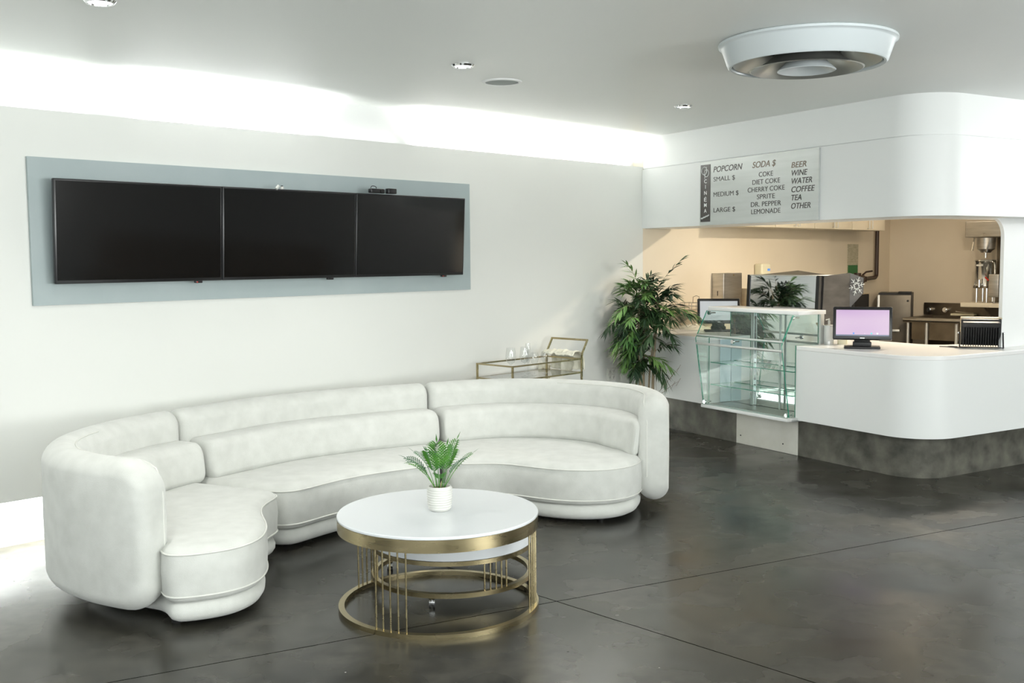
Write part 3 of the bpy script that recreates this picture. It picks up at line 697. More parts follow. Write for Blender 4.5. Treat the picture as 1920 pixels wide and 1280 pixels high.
# ------------------------------------------------------------------ nesting coffee tables
TX, TY, TR = -.36, 4.84, .478
ct = Thing('coffee_table', 'larger round white-topped coffee table on a brushed brass cage frame', 'coffee table', 'W', (TX, TY, 0))
ct.part('tabletop', MB().lathe([(TR-.004, .440), (TR, .443), (TR, .451), (TR-.003, .455)], TX, TY, 128), 'lacquer', label='glossy white round top')
ct.part('brass_band', MB().ring(TX, TY, TR-.008, TR-.001, .383, .440, 128), 'brass')
ct.part('base_ring', MB().ring(TX, TY, TR-.028, TR, .0, .022, 128), 'brass')
def rods(t, cx, cy, r, z0, z1, groups, w):
    for g in groups:
        for a in g: t.part('rod', MB().cyl((cx+r*math.cos(R(a)), cy+r*math.sin(R(a)), z0), (cx+r*math.cos(R(a)), cy+r*math.sin(R(a)), z1), w, 8), 'brass')
rods(ct, TX, TY, TR-.012, .022, .384, [[-122.5+4.7*i for i in range(5)], [153.5-4.1*i for i in range(5)], [-7-3.8*i for i in range(5)]], .0042)
NX, NY, NR = -.315, 5.17, .41
nt = Thing('nesting_table', 'smaller round white table on castors tucked under the brass coffee table', 'coffee table', 'W', (NX, NY, 0))
nt.part('tabletop', MB().lathe([(NR-.006, .226), (NR, .230), (NR, .366), (NR-.004, .370)], NX, NY, 128), 'lacquer', label='deep white round top')
nt.part('brass_ring', MB().ring(NX, NY, NR-.025, NR-.001, .205, .226, 128), 'brass')
nt.part('base_ring', MB().ring(NX, NY, NR-.025, NR, .05, .073, 128), 'brass')
rods(nt, NX, NY, NR-.012, .073, .206, [[-64+4.6*i for i in range(5)], [-176+5.2*i for i in range(5)]], .0042)
for a in (-101, -1, 150, 62):
    cx, cy = NX+(NR-.013)*math.cos(R(a)), NY+(NR-.013)*math.sin(R(a))
    c_ = nt.part('caster', MB().cyl((cx, cy, .05), (cx, cy, .030), .007, 12).lathe([(.014, .044), (.016, .047), (.010, .050)], cx, cy, 16).rbox(cx-.014, cx+.014, cy-.009, cy+.009, .018, .034, .003), 'chrome')
    nt.part('wheel', MB().cyl((cx-.014, cy+.006, .0125), (cx-.005, cy+.006, .0125), .0125, 18).cyl((cx+.005, cy+.006, .0125), (cx+.014, cy+.006, .0125), .0125, 18), 'foot', c_)

# ------------------------------------------------------------------ small potted palm on the table
PX, PY, PZ = -.352, 4.855, .455
pm = Thing('potted_palm', 'small green palm in a ribbed white pot on the round coffee table', 'potted plant', 'W', (PX, PY, PZ))
pf = [(.046, PZ), (.050, PZ+.003)]
for i in range(9):
    z = PZ+.008+i*.0115; rr = .0525+.0085*math.sin(PI*(.12+.60*i/9)); pf += [(rr-.0028, z), (rr, z+.0035), (rr, z+.0075), (rr-.0028, z+.0112)]
pf += [(.0545, PZ+.114), (.0535, PZ+.118), (.050, PZ+.117), (.049, PZ+.100)]
pot = pm.part('pot', MB().lathe(pf, PX, PY, 64, True, False), 'ceramic', angle=50)
pm.part('soil', MB().lathe([(.001, PZ+.110), (.03, PZ+.108), (.051, PZ+.102)], PX, PY, 32, True, False), 'soil', pot)
def frond(az, tilt, length, bend, width, stem):
    """arched stalk with paired leaflets; az in degrees, tilt from vertical"""
    pts = []; p = Vector((PX+.022*math.cos(R(az)), PY+.022*math.sin(R(az)), PZ+.104)); th = R(tilt); N_ = 16
    h = Vector((math.cos(R(az)), math.sin(R(az)), 0)); side = Vector((-h.y, h.x, 0))
    for i in range(N_+1):
        pts.append(p.copy()); t = i/N_; a = th+R(bend)*t*t
        p = p+(h*math.sin(a)+Vector((0, 0, 1))*math.cos(a))*length/N_
    st = MB().tube(pts, .0021, 6, taper=lambda t: 1-.75*t)
    lf = MB(); K = 10
    for i in range(K):
        t = stem+(1-stem)*(i+.3)/K; j = min(N_-1, int(t*N_)); c = pts[j].lerp(pts[j+1], t*N_-j); d = (pts[j+1]-pts[j]).normalized()
        L_ = width*(math.sin(PI*(.22+.66*i/(K-1))))**.8; nrm = side.cross(d).normalized()
        for sg_ in (-1, 1):
            dirv = (side*sg_*.78+d*.72-nrm*.10).normalized(); wv = dirv.cross(nrm).normalized()*  .0036
            tip = c+dirv*L_-Vector((0, 0, .012*L_/.06)); m1 = c+dirv*L_*.35+nrm*.0015; m2 = c+dirv*L_*.7
            lf.add([c, m1+wv, m1-wv, m2+wv*.85, m2-wv*.85, tip, m1-nrm*.0008, m2-nrm*.0008], [(0, 1, 6), (0, 6, 2), (1, 3, 7, 6), (6, 7, 4, 2), (3, 5, 7), (7, 5, 4)])
    d = (pts[-1]-pts[-2]).normalized(); wv = side*.0045
    lf.add([pts[-1], pts[-1]+d*.02+wv, pts[-1]+d*.02-wv, pts[-1]+d*.05], [(0, 1, 3, 2)])
    return st, lf
for az, tl, ln, bd, wd, mt in [(-95, 6, .235, 14, .085, 'frond'), (-60, 10, .225, 18, .08, 'frond'), (-120, 12, .21, 34, .075, 'frond'), (165, 30, .205, 50, .07, 'frond_dark'), (-160, 24, .20, 62, .07, 'frond_dark'),
        (8, 30, .21, 30, .07, 'frond'), (-20, 22, .19, 45, .065, 'frond_dark'), (-140, 34, .215, 45, .07, 'frond'), (120, 18, .19, 48, .07, 'frond_dark'), (60, 20, .20, 40, .07, 'frond'), (35, 12, .235, 22, .075, 'frond'), (-85, 25, .15, 80, .055, 'frond'), (180, 14, .20, 45, .07, 'frond_dark')]:
    st, lf = frond(az, tl, ln, bd, wd, .42)
    f_ = pm.part('frond', lf, mt, recalc=False, smooth=False)
    pm.part('stem', st, 'frond', f_)
pm.part('trunk', MB().tube([(PX+.004, PY-.004, PZ+.10), (PX+.006, PY-.004, PZ+.125), (PX+.012, PY, PZ+.14)], .005, 8, taper=lambda t: 1-.4*t), 'cane')

# ------------------------------------------------------------------ bar cart with glasses
bc = Thing('bar_cart', 'slim brass bar cart with glass shelf against the wall behind the sofa', 'bar cart', 'A', (6.2, 5.85, 0))
U0, U1, D0, D1, RZ, SZ = 5.80, 6.64, 5.625, 6.025, .80, .685
fr_ = MB()
for u in (U0, U1):
    for d in (D0, D1): fr_.bar((u, d, .06), (u, d, RZ+.006), .014)
for z in (RZ, SZ, .22):
    fr_.bar((U0, D0, z), (U1, D0, z), .012).bar((U0, D1, z), (U1, D1, z), .012).bar((U0, D0, z), (U0, D1, z), .012).bar((U1, D0, z), (U1, D1, z), .012)
bc.part('frame', fr_, 'brass', smooth=False)
hd = MB()
for d in (D0, D1): hd.bar((U1, d, RZ), (U1+.01, d, RZ+.05), .013).bar((U1+.01, d, RZ+.05), (U1+.075, d, RZ+.155), .013)
hd.bar((U1+.075, D0-.005, RZ+.155), (U1+.075, D1+.005, RZ+.155), .016)
bc.part('handle', hd, 'brass', smooth=False)
for z in (SZ, .22):
    bc.part('glass_shelf', MB().box(U0+.006, U1-.006, D0+.006, D1-.006, z-.003, z+.005), 'glass_grey', smooth=False)
for u in (U0, U1):
    for d in (D0, D1): bc.part('wheel', MB().cyl((u, d-.01, .03), (u, d+.01, .03), .03, 20), 'foot')
def wineglass(label, u, d, h, rb, kind):
    z = SZ+.0055
    t = Thing(kind, label, 'glass', 'A', (u, d, z), 'glasses on the brass cart')
    s = .45*h
    prof = [(rb*.72, z), (rb*.72, z+.002), (.006, z+.008), (.0035, z+.02), (.0035, z+s-.01), (.008, z+s)] if kind == 'wine_glass' else [(rb*.9, z), (rb*.9, z+.002), (.005, z+.008), (.0035, z+.02), (.0035, z+.3*h), (.008, z+.33*h)]
    if kind == 'wine_glass': bowl = [(.008, z+s), (rb*.72, z+s+.018), (rb, z+s+.05), (rb*.98, z+s+.075), (rb*.80, z+h)]
    else: bowl = [(.008, z+.33*h), (rb*.7, z+.40*h), (rb, z+.55*h), (rb, z+h*.8), (rb*.85, z+h)]
    t.part('stem', MB().lathe(prof, u, d, 28, True, False), 'glass_clear')
    t.part('bowl', MB().lathe(bowl+[(r_-.0015, z_) for r_, z_ in bowl[::-1]], u, d, 28, False, False), 'glass_clear')
wineglass('wine glass at the left end of the brass cart', 5.92, 5.76, .245, .043, 'wine_glass')
wineglass('tall wine glass second from the left on the brass cart', 6.07, 5.75, .245, .041, 'wine_glass')
wineglass('stout wine glass third from the left on the brass cart', 6.22, 5.78, .185, .037, 'wine_glass')
wineglass('wine glass on the brass cart nearest the cream cloth', 6.35, 5.78, .185, .036, 'wine_glass')
wineglass('narrow champagne flute standing behind the stout wine glass', 6.29, 5.92, .25, .024, 'champagne_flute')
# cream cloth draped over the end rail
def drape():
    mb = MB(); nu, nv = 26, 30; vs = []; rr = random.Random(3)
    ph = [rr.uniform(0, 6) for _ in range(6)]
    for i in range(nu+1):
        d = D0+.02+(D1-D0-.04)*i/nu
        for j in range(nv+1):
            t = j/nv
            prof_ = [(-.085, .018), (-.05, .040), (.0, .050), (.03, .036), (.05, .0), (.055, -.05), (.050, -.10)]
            k = t*(len(prof_)-1); a = min(len(prof_)-2, int(k)); f = k-a
            u = prof_[a][0]*(1-f)+prof_[a+1][0]*f; z = prof_[a][1]*(1-f)+prof_[a+1][1]*f
            wv = .010*math.sin(d*46+ph[0]+t*3)+.006*math.sin(d*95+ph[1]-t*5)+.005*math.sin(t*17+d*30+ph[2])
            if t > .55: z -= .05*(t-.55)*(1+.6*math.sin(d*20+ph[3]))
            vs.append((U1+u+wv*(.5+t), d, RZ+z+abs(wv)*.9+.004))
    fs = [(i*(nv+1)+j, (i+1)*(nv+1)+j, (i+1)*(nv+1)+j+1, i*(nv+1)+j+1) for i in range(nu) for j in range(nv)]
    return mb.add(vs, fs)
cl = solo('folded_cloth', 'crumpled cream cloth laid over the right end of the brass cart', 'cloth', 'A', (U1, 5.82, RZ), drape(), 'cloth', recalc=False)
sm = cl.modifiers.new('thickness', 'SOLIDIFY'); sm.thickness = .006
pb = MB(); pb.box(6.615, 6.70, 6.04, 6.046, .50, .73)
tg = Thing('gift_bag', 'small cream paper bag with string handle hanging behind the brass cart', 'bag', 'A', (6.66, 6.07, .50))
tg.part('bag', MB().prism_x([(6.045, .50), (6.10, .50), (6.085, .72), (6.055, .72)], 6.60, 6.72), 'paper', smooth=False)
tg.part('string_handle', MB().tube(catmull([(6.62, 6.05, .70), (6.65, 6.03, .62), (6.68, 6.03, .60), (6.71, 6.05, .71)], 6), .002, 6), 'brass')

# ------------------------------------------------------------------ power outlet
ot = Thing('power_outlet', 'white double power outlet plate low on the wall beside the tall bamboo', 'power outlet', 'A', (7.66, 6.125, .545))
ot.part('cover_plate', MB().rbox(7.598, 7.722, 6.117, 6.1248, .485, .607, .003), 'ceramic')
for u in (7.632, 7.688):
    for z in (.518, .574):
        k = ot.part('socket', MB().rbox(u-.017, u+.017, 6.1145, 6.1175, z-.018, z+.018, .0015), 'ceramic')
        ot.part('slots', MB().box(u-.008, u-.005, 6.1138, 6.1146, z-.004, z+.008).box(u+.005, u+.008, 6.1138, 6.1146, z-.004, z+.008).box(u-.003, u+.003, 6.1138, 6.1146, z-.013, z-.008), 'foot', k, smooth=False)

# ------------------------------------------------------------------ tall artificial bamboo
BXp, BYp = 1.25, 9.58
bp_ = Thing('bamboo_plant', 'tall leafy artificial bamboo with slim canes standing behind the right end of the sofa', 'potted plant', 'W', (BXp, BYp, 0))
bpot = bp_.part('pot', MB().lathe([(.11, 0), (.12, .01), (.15, .24), (.155, .25), (.145, .25), (.14, .22)], BXp, BYp, 40, True, False), 'black_matt')
bp_.part('soil', MB().lathe([(.001, .225), (.14, .222)], BXp, BYp, 24, True, False), 'soil', bpot)
canes = []
for (dx, dy, lx, ly, h, r) in [(-.055, -.02, -.02, .02, 1.30, .017), (-.015, .05, .0, .03, 1.35, .013), (.06, -.01, .05, 0, 1.22, .015), (.03, .06, .10, .05, 1.10, .010), (-.075, .05, -.08, .05, 1.12, .009)]:
    pts = [Vector((BXp+dx+lx*(t*t), BYp+dy+ly*t, .22+(h-.22)*t)) for t in [i/14 for i in range(15)]]
    mbx = MB().tube(pts, r, 12, taper=lambda t: 1-.35*t)
    for i in range(2, 14, 3): mbx.lathe([(r*.95, pts[i].z-.006), (r*1.13, pts[i].z), (r*.95, pts[i].z+.006)], pts[i].x, pts[i].y, 12)
    bp_.part('cane', mbx, 'cane'); canes.append(pts)
def leaf(mb, base, d, nrm, L_, w):
    s = d.cross(nrm).normalized(); nrm = s.cross(d).normalized(); pts = []
    drop = rnd.uniform(.10, .35)
    for t, ww in ((0, .12), (.2, .75), (.45, 1), (.72, .66), (1, .04)):
        c = base+d*L_*t-Vector((0, 0, 1))*drop*L_*t*t
        pts += [c-s*w*ww, c+nrm*w*.25*ww, c+s*w*ww]
    fs = []
    for i in range(4): a = i*3; fs += [(a, a+1, a+4, a+3), (a+1, a+2, a+5, a+4)]
    mb.add(pts, fs)
def spray(base, az, el, L_, nleaf, droop):
    h = Vector((math.cos(az), math.sin(az), 0)); pts = []; p = base.copy(); N_ = 9
    for i in range(N_+1):
        pts.append(p.copy()); e = el-droop*(i/N_)**1.4
        p = p+(h*math.cos(e)+Vector((0, 0, 1))*math.sin(e))*L_/N_
    tw = MB().tube(pts, .0028, 5, taper=lambda t: 1-.7*t); lf = MB()
    side = Vector((-h.y, h.x, 0))
    for k in range(nleaf):
        t = .22+.78*(k+rnd.random())/nleaf; j = min(N_-1, int(t*N_)); c = pts[j].lerp(pts[j+1], t*N_-j); d0 = (pts[j+1]-pts[j]).normalized()
        sgn = 1 if k % 2 else -1
        d = (d0*rnd.uniform(.55, 1.1)+side*sgn*rnd.uniform(.2, .85)+Vector((0, 0, rnd.uniform(-.45, .3)))).normalized()
        leaf(lf, c, d, (Vector((0, 0, 1))+side*rnd.uniform(-.6, .6)+h*rnd.uniform(-.4, .4)).normalized(), rnd.uniform(.09, .155), rnd.uniform(.008, .0125))
    for k in range(4):
        d = ((pts[-1]-pts[-2]).normalized()+side*rnd.uniform(-.6, .6)+Vector((0, 0, rnd.uniform(-.3, .2)))).normalized()
        leaf(lf, pts[-1], d, Vector((0, 0, 1)), rnd.uniform(.09, .14), .009)
    return tw, lf
def put_spray(base, az, el, L_, n, droop, mt):
    for _ in range(6):
        tw, lf = spray(base, az, el, L_, n, droop)
        if all(.7176*p[0]-.6965*p[1] > -6.04 and (.8617*p[0]+.5074*p[1] < (6.62 if p[2] > .97 else 6.19)) for p in lf.v): break
        az += .9; L_ *= .88
    else: return
    b_ = bp_.part('branch', lf, mt, recalc=False); bp_.part('twig', tw, 'cane', b_)
nb = 0
for i in range(124):
    cpts = canes[i % 5]; z = .66+.80*((i*0.6180339) % 1.0)
    lo, hi = cpts[0].z, cpts[-1].z; t = min(1, (z-lo)/(hi-lo)); j = min(13, int(t*14)); base = cpts[j].lerp(cpts[j+1], t*14-j)
    az = rnd.uniform(0, 2*PI); L_ = (.17+.16*math.sin(PI*min(1, max(0, (z-.42)/1.05))))*rnd.uniform(.75, 1.1)
    if z < .75: el, dr = rnd.uniform(-.2, .5), rnd.uniform(.9, 1.5)
    elif z < 1.2: el, dr = rnd.uniform(.2, .9), rnd.uniform(.8, 1.5)
    else: el, dr = rnd.uniform(.5, 1.2), rnd.uniform(.7, 1.3)
    put_spray(base, az, el, L_, 19, dr, 'leaf_light' if i % 5 == 0 else 'leaf')
for (dx, dy, dz, az, el, L_, dr, mt) in [(.06, 0, 1.30, R(5), 1.0, .42, .35, 'leaf'), (-.05, .0, 1.32, R(172), 1.15, .36, .55, 'leaf_light'), (-.06, 0, 1.15, R(180), .5, .42, 1.3, 'leaf_light'), (-.05, 0, .95, R(185), .4, .36, 1.5, 'leaf_light'), (.07, 0, 1.12, R(-5), .4, .42, 1.2, 'leaf_light'), (.07, 0, .86, R(0), .5, .36, 1.5, 'leaf_light')]:
    put_spray(Vector((BXp+dx, BYp+dy, dz)), az, el, L_, 14, dr, mt)
tw = Thing('dry_twigs', 'thin bare brown twigs rising beside the bamboo canes', 'twigs', 'W', (1.30, 9.15, 0))
for pts in ([(1.30, 9.15, 0), (1.30, 9.15, .40), (1.35, 9.14, .50), (1.42, 9.12, .60), (1.475, 9.1, .67)], [(1.31, 9.15, 0), (1.31, 9.15, .38), (1.36, 9.14, .46), (1.43, 9.12, .52), (1.475, 9.1, .55)], [(1.29, 9.15, 0), (1.29, 9.15, .38), (1.285, 9.15, .48), (1.275, 9.15, .60)]):
    m_ = MB().tube(catmull(pts, 5), .0024, 5, taper=lambda t: 1-.6*t)
    for k in (3, 4):
        if k < len(pts):
            p = Vector(pts[k]); m_.tube([p-Vector((.02, 0, .04)), p+Vector((.02, .0, .03))], .0014, 4)
    tw.part('twig', m_, 'twig')

# ------------------------------------------------------------------ things on the counter
CT = .9225
def yaw_thing(name, label, cat, frame, loc, yaw):
    """a Thing whose own x axis is turned by yaw (degrees, world); geometry in local metres about loc"""
    t = Thing(name, label, cat, frame, loc); t.o.rotation_euler = (0, 0, R(yaw)); t.origin = (0, 0, 0); return t
def pos_terminal(label, loc, yaw, w, h, zc, screen, pink):
    t = yaw_thing('point_of_sale_screen', label, 'monitor', 'C', loc, yaw)
    a = R(-10)
    def tilt(p): return Vector((p.x, p.y*math.cos(a)-(p.z)*math.sin(a), zc+p.z*math.cos(a)+p.y*math.sin(a)))
    def tl(mb): return mb.xf(tilt)
    t.part('base_plate', MB().rbox(-.135, .135, -.085, .09, 0, .016, .004), 'black_matt')
    t.part('stand', MB().rbox(-.07, .07, -.02, .06, .014, .05, .006).rbox(-.06, .06, .015, .055, .04, zc+.02, .006), 'black_matt')
    hs = t.part('housing', tl(MB().rbox(-w/2, w/2, -.012, .03, -h/2, h/2, .010)), 'black')
    t.part('rim', tl(MB().tube([(sx*(w/2-.006), -.004, sz*(h/2-.006)) for sx, sz in ((-1, -1), (1, -1), (1, 1), (-1, 1))], .0052, 6, True)), 'steel', hs)
    t.part('screen', tl(MB().box(-w/2+.024, w/2-.024, -.0135, -.010, -h/2+.030, h/2-.026)), screen, hs, smooth=False, label='glowing pink screen' if pink else 'pale grey screen')
    if pink:
        t.part('navigation_bar', tl(MB().box(-w/2+.024, w/2-.024, -.0142, -.0134, -h/2+.030, -h/2+.040)), 'nav', hs, smooth=False)
        for x, mt in ((-.065, 'icon_blue'), (.018, 'icon_white'), (.068, 'icon_teal'), (.112, 'icon_white')):
            r_ = .006 if x != .018 else .002
            t.part('icon', tl(MB().box(x-r_, x+r_, -.0145, -.0134, -h/2+.046-r_+.004, -h/2+.046+r_+.004)), mt, hs, smooth=False)
        t.part('maker_mark', tl(MB().rbox(-.018, .018, -.0135, -.0115, -h/2+.009, -h/2+.017, .0008)), 'alu', hs)
    else:
        t.part('maker_mark', tl(MB().rbox(-.012, .012, -.0135, -.0115, -h/2+.010, -h/2+.016, .0008)), 'alu', hs)
pos_terminal('black point-of-sale screen with a glowing pink display at the counter corner', (-5.59, 6.50, CT), -18, .445, .262, .196, 'pos_pink', True)
pos_terminal('black point-of-sale screen with a pale blank display behind the glass case', (-7.66, 6.86, CT), -6, .41, .245, .20, 'pos_grey', False)
# floodlight
fl = yaw_thing('floodlight', 'black finned floodlight propped on its bracket at the right end of the counter', 'floodlight', 'C', (-5.06, 7.235, CT), -22)
fa = R(15)
def ft(p): return Vector((p.x, p.y*math.cos(fa)-p.z*math.sin(fa)+.10, .006+p.z*math.cos(fa)+p.y*math.sin(fa)))
fl.part('housing', MB().rbox(-.145, .145, .02, .05, .0, .215, .006).rbox(-.135, .135, -.03, .02, .165, .205, .004).xf(ft), 'black_matt')
for i in range(15):
    x = -.125+i*.25/14
    fl.part('cooling_fin', MB().prism_x([(.02, .01), (-.03, .01), (-.03, .165), (.02, .165)], x-.0028, x+.0028).xf(ft), 'black_matt', smooth=False)
fl.part('front_bezel', MB().rbox(-.15, .15, .05, .075, -.004, .222, .004).xf(ft), 'wood', label='pale front rim')
fl.part('bracket', MB().bar((-.155, .045, .115), (-.155, -.045, .008), .010, .022).bar((.155, .045, .115), (.155, -.045, .008), .010, .022).bar((-.16, -.045, .008), (.16, -.045, .008), .02, .006), 'black_matt', smooth=False)
fl.part('bolt', MB().cyl((-.158, .045, .115), (-.168, .045, .115), .008, 12).cyl((.158, .045, .115), (.168, .045, .115), .008, 12), 'chrome')
fl.part('power_cord', MB().tube(catmull([(-.05, -.01, .006), (-.12, -.05, .005), (-.20, -.03, .005), (-.24, .01, .005), (-.22, .05, .005), (-.17, .03, .005), (-.2, .0, .005), (-.30, .02, .005)], 6), .0035, 6), 'black_matt')
# soap / sanitiser canister
cn = yaw_thing('straw_canister', 'frosted white canister with cream picks beside the pink screen', 'canister', 'C', (-5.985, 6.56, CT), 0)
cn.part('body', MB().lathe([(.038, .028), (.040, .032), (.040, .152), (.037, .156)], 0, 0, 36), 'grey_label')
cn.part('foot_band', MB().lathe([(.038, 0), (.039, .004), (.039, .028)], 0, 0, 36), 'alu')
cn.part('lid', MB().lathe([(.041, .150), (.041, .158), (.030, .163)], 0, 0, 36), 'alu')
cn.part('pump', MB().cyl((0, 0, .16), (0, 0, .195), .010, 12).cyl((0, 0, .195), (0, 0, .215), .006, 10).cyl((0, 0, .208), (-.03, -.01, .204), .005, 8), 'ceramic')
ph_ = Thing('pick_holder', 'small clear holder of wooden stirrers behind the white canister', 'stirrer holder', 'C', (-5.93, 6.66, CT))
ph_.part('cup', MB().lathe([(.04, CT), (.042, CT+.12)], -5.93, 6.66, 24, True, False), 'cream')
for k in range(7):
    a = k*.9; ph_.part('stirrer', MB().bar((-5.93+.012*math.cos(a), 6.66+.012*math.sin(a), CT+.01), (-5.93+.055*math.cos(a), 6.66+.055*math.sin(a), CT+.20+.006*k), .006, .0015), 'wood', smooth=False)
# espresso machine: mirrored back towards the room
em = Thing('espresso_machine', 'big espresso machine with mirrored back panel on the counter behind the glass case', 'coffee machine', 'C', (-6.75, 6.95, CT))
em.o.rotation_euler[2] += R(-.4)
def slab_y(y, z): return y+(z-CT)*.05
em.part('body', MB().prism_x([(6.79, CT+.06), (7.12, CT+.06), (7.12, CT+.22), (7.14, CT+.552), (6.81, CT+.552)], -7.16, -6.30), 'steel_dark', smooth=False)
em.part('mirror_back', MB().prism_x([(6.765, CT+.045), (6.79, CT+.045), (6.812, CT+.552), (6.787, CT+.552)], -7.145, -6.335), 'mirror_steel', smooth=False, label='mirror-polished steel back panel')
for x in (-7.182, -6.335):
    em.part('corner_post', MB().prism_x([(6.758, CT+.04), (6.80, CT+.04), (6.824, CT+.56), (6.782, CT+.56)], x, x+.037), 'black', smooth=False)
em.part('top_lip', MB().rbox(-7.15, -6.33, 6.78, 7.15, CT+.552, CT+.562, .003), 'alu')
em.part('side_panel', MB().prism_x([(6.80, CT+.04), (7.10, CT+.04), (7.14, CT+.30), (7.14, CT+.578), (6.825, CT+.556)], -6.298, -6.285), 'dark_panel', smooth=False, label='dark brushed right side panel')
ep = [(-6.285, 7.145), (-6.40, 7.30)]
epm = MB(); zA = [(CT+.30, CT+.578), (CT+.40, CT+.535)]
vs = [(-6.285, 7.142, CT+.27), (-6.285, 7.142, CT+.578), (-6.235, 7.255, CT+.535), (-6.235, 7.255, CT+.40)]
vs2 = [(x-.03, y-.012, z) for x, y, z in vs]
epm.add(vs+vs2, [(0, 3, 2, 1), (4, 5, 6, 7), (0, 1, 5, 4), (1, 2, 6, 5), (2, 3, 7, 6), (3, 0, 4, 7)])
epo = em.part('end_panel', epm, 'dark_panel', smooth=False, label='angled dark end panel with a white snowflake-like emblem')
sf = MB(); A0 = Vector((-6.262, 7.195, CT+.462)); ex = Vector((.05, .113, 0)).normalized(); ez = Vector((0, 0, 1)); out = Vector((.113, -.05, 0)).normalized()*.004
for k in range(6):
    a = R(12+60*k); d = ex*math.cos(a)*.85+ez*math.sin(a); s_ = -ex*math.sin(a)*.85+ez*math.cos(a); c = A0+out
    sf.bar(c+d*.018, c+d*.085, .014, .003).bar(c+d*.045, c+d*.062+s_*.02, .011, .003).bar(c+d*.045, c+d*.062-s_*.02, .011, .003).bar(c+d*.02, c+d*.03+s_*.022, .012, .003).bar(c+d*.02, c+d*.03-s_*.022, .012, .003)
em.part('emblem', sf, 'letter_white', epo, smooth=False)
em.part('cup_rail', MB().add([(-7.05, 6.82, CT+.562), (-6.55, 6.82, CT+.562), (-6.74, 6.98, CT+.60), (-7.05, 7.12, CT+.562), (-6.55, 7.12, CT+.562)], [(0, 1, 2), (1, 4, 2), (4, 3, 2), (3, 0, 2), (0, 3, 4, 1)]), 'black', smooth=False)
em.part('group_head', MB().lathe([(.035, CT+.20), (.04, CT+.26)], -6.95, 7.16, 20).lathe([(.035, CT+.20), (.04, CT+.26)], -6.55, 7.16, 20), 'chrome')
for x in (-7.1, -6.36):
    for y in (6.83, 7.08): em.part('foot', MB().lathe([(.02, CT), (.024, CT+.06)], x, y, 16), 'foot')
em.part('steam_hose', MB().tube(catmull([(-6.30, 7.16, CT+.30), (-6.28, 7.17, CT+.22), (-6.30, 7.165, CT+.10), (-6.32, 7.16, CT+.02)], 6), .006, 8), 'ceramic')
# plastic bag heap left of the blank screen
wr = MB(); nw, nh = 16, 10; rr = random.Random(5); vs = []
for i in range(nw+1):
    for j in range(nh+1):
        x = i/nw*2-1; y = j/nh*2-1; q = max(0, 1-x*x)*max(0, 1-y*y)
        vs.append((-8.10+x*.17, 6.90+y*.13, CT+.001+q**.5*(.035+.012*math.sin(i*2.1+j)+.010*math.sin(j*1.7-i*.8)+rr.uniform(-.004, .004))))
wr.add(vs, [(i*(nh+1)+j, (i+1)*(nh+1)+j, (i+1)*(nh+1)+j+1, i*(nh+1)+j+1) for i in range(nw) for j in range(nh)])
solo('plastic_wrap', 'flat crumpled cream plastic bag at the wall end of the counter', 'plastic bag', 'C', (-8.10, 6.90, CT), wr, 'cloth', recalc=False)

# ------------------------------------------------------------------ kitchen behind the counter
td = Thing('paper_towel_dispenser', 'steel paper towel dispenser on the cream kitchen wall behind the blank screen', 'towel dispenser', 'A', (9.55, 6.12, 1.12))
td.part('case', MB().rbox(9.37, 9.73, 5.975, 6.124, 1.12, 1.478, .006), 'steel')
td.part('key_slot', MB().box(9.366, 9.3705, 6.045, 6.052, 1.24, 1.29), 'foot', smooth=False)
td.part('lock', MB().cyl((9.56, 5.976, 1.455), (9.56, 5.970, 1.455), .010, 14), 'brass')
sd = Thing('soap_dispenser', 'cream wall soap dispenser above the espresso machine', 'soap dispenser', 'A', (10.31, 6.12, 1.33))
sd.part('case', MB().rbox(10.22, 10.41, 6.02, 6.124, 1.33, 1.572, .022), 'cream')
sd.part('label', MB().box(10.335, 10.39, 6.0185, 6.0205, 1.49, 1.515), 'icon_blue', smooth=False, label='small violet-blue sticker')
ws = Thing('wall_shelf', 'narrow wooden shelf on the cream wall behind the blank screen', 'shelf', 'A', (9.6, 6.0, 1.10))
ws.part('board', MB().rbox(8.62, 10.2, 5.88, 6.124, 1.085, 1.112, .003), 'wood')
for u in (8.8, 10.1): ws.part('bracket', MB().prism_x([(6.124, .98), (6.124, 1.085), (5.92, 1.085), (5.94, 1.075), (6.11, .98)], u-.01, u+.01), 'steel', smooth=False)
for k, u in enumerate((8.98, 9.07, 9.16, 9.25)):
    g = MB().lathe([(.028, 1.1125), (.031, 1.116), (.036, 1.205)], u, 5.98, 24, True, False)
    solo('drinking_glass', ['clear tumbler at the left of the shelf row', 'second clear tumbler from the left on the shelf', 'third clear tumbler from the left on the shelf', 'clear tumbler nearest the towel dispenser'][k], 'glass', 'A', (u, 5.98, 1.1125), g, 'glass_clear', group='tumblers on the kitchen shelf', recalc=False)
bs = Thing('wire_basket', 'small thin wire basket at the left end of the kitchen shelf', 'basket', 'A', (8.78, 5.98, 1.1125))
b_ = MB()
for z in (1.116, 1.155, 1.19): b_.tube([(8.70, 5.92, z), (8.86, 5.92, z), (8.86, 6.06, z), (8.70, 6.06, z)], .003, 6, True)
for u, d in ((8.70, 5.92), (8.78, 5.92), (8.86, 5.92), (8.86, 6.06), (8.78, 6.06), (8.70, 6.06)): b_.cyl((u, d, 1.114), (u, d, 1.19), .003, 6)
bs.part('basket', b_, 'steel'); bs.part('handle', MB().tube([(8.72, 5.92, 1.19), (8.725, 5.92, 1.25), (8.78, 5.92, 1.262), (8.83, 5.92, 1.25), (8.835, 5.92, 1.19)], .003, 6), 'steel_dark')
bt = Thing('brown_carton', 'small brown carton on the shelf right of the steel towel dispenser', 'box', 'A', (9.83, 5.98, 1.1125))
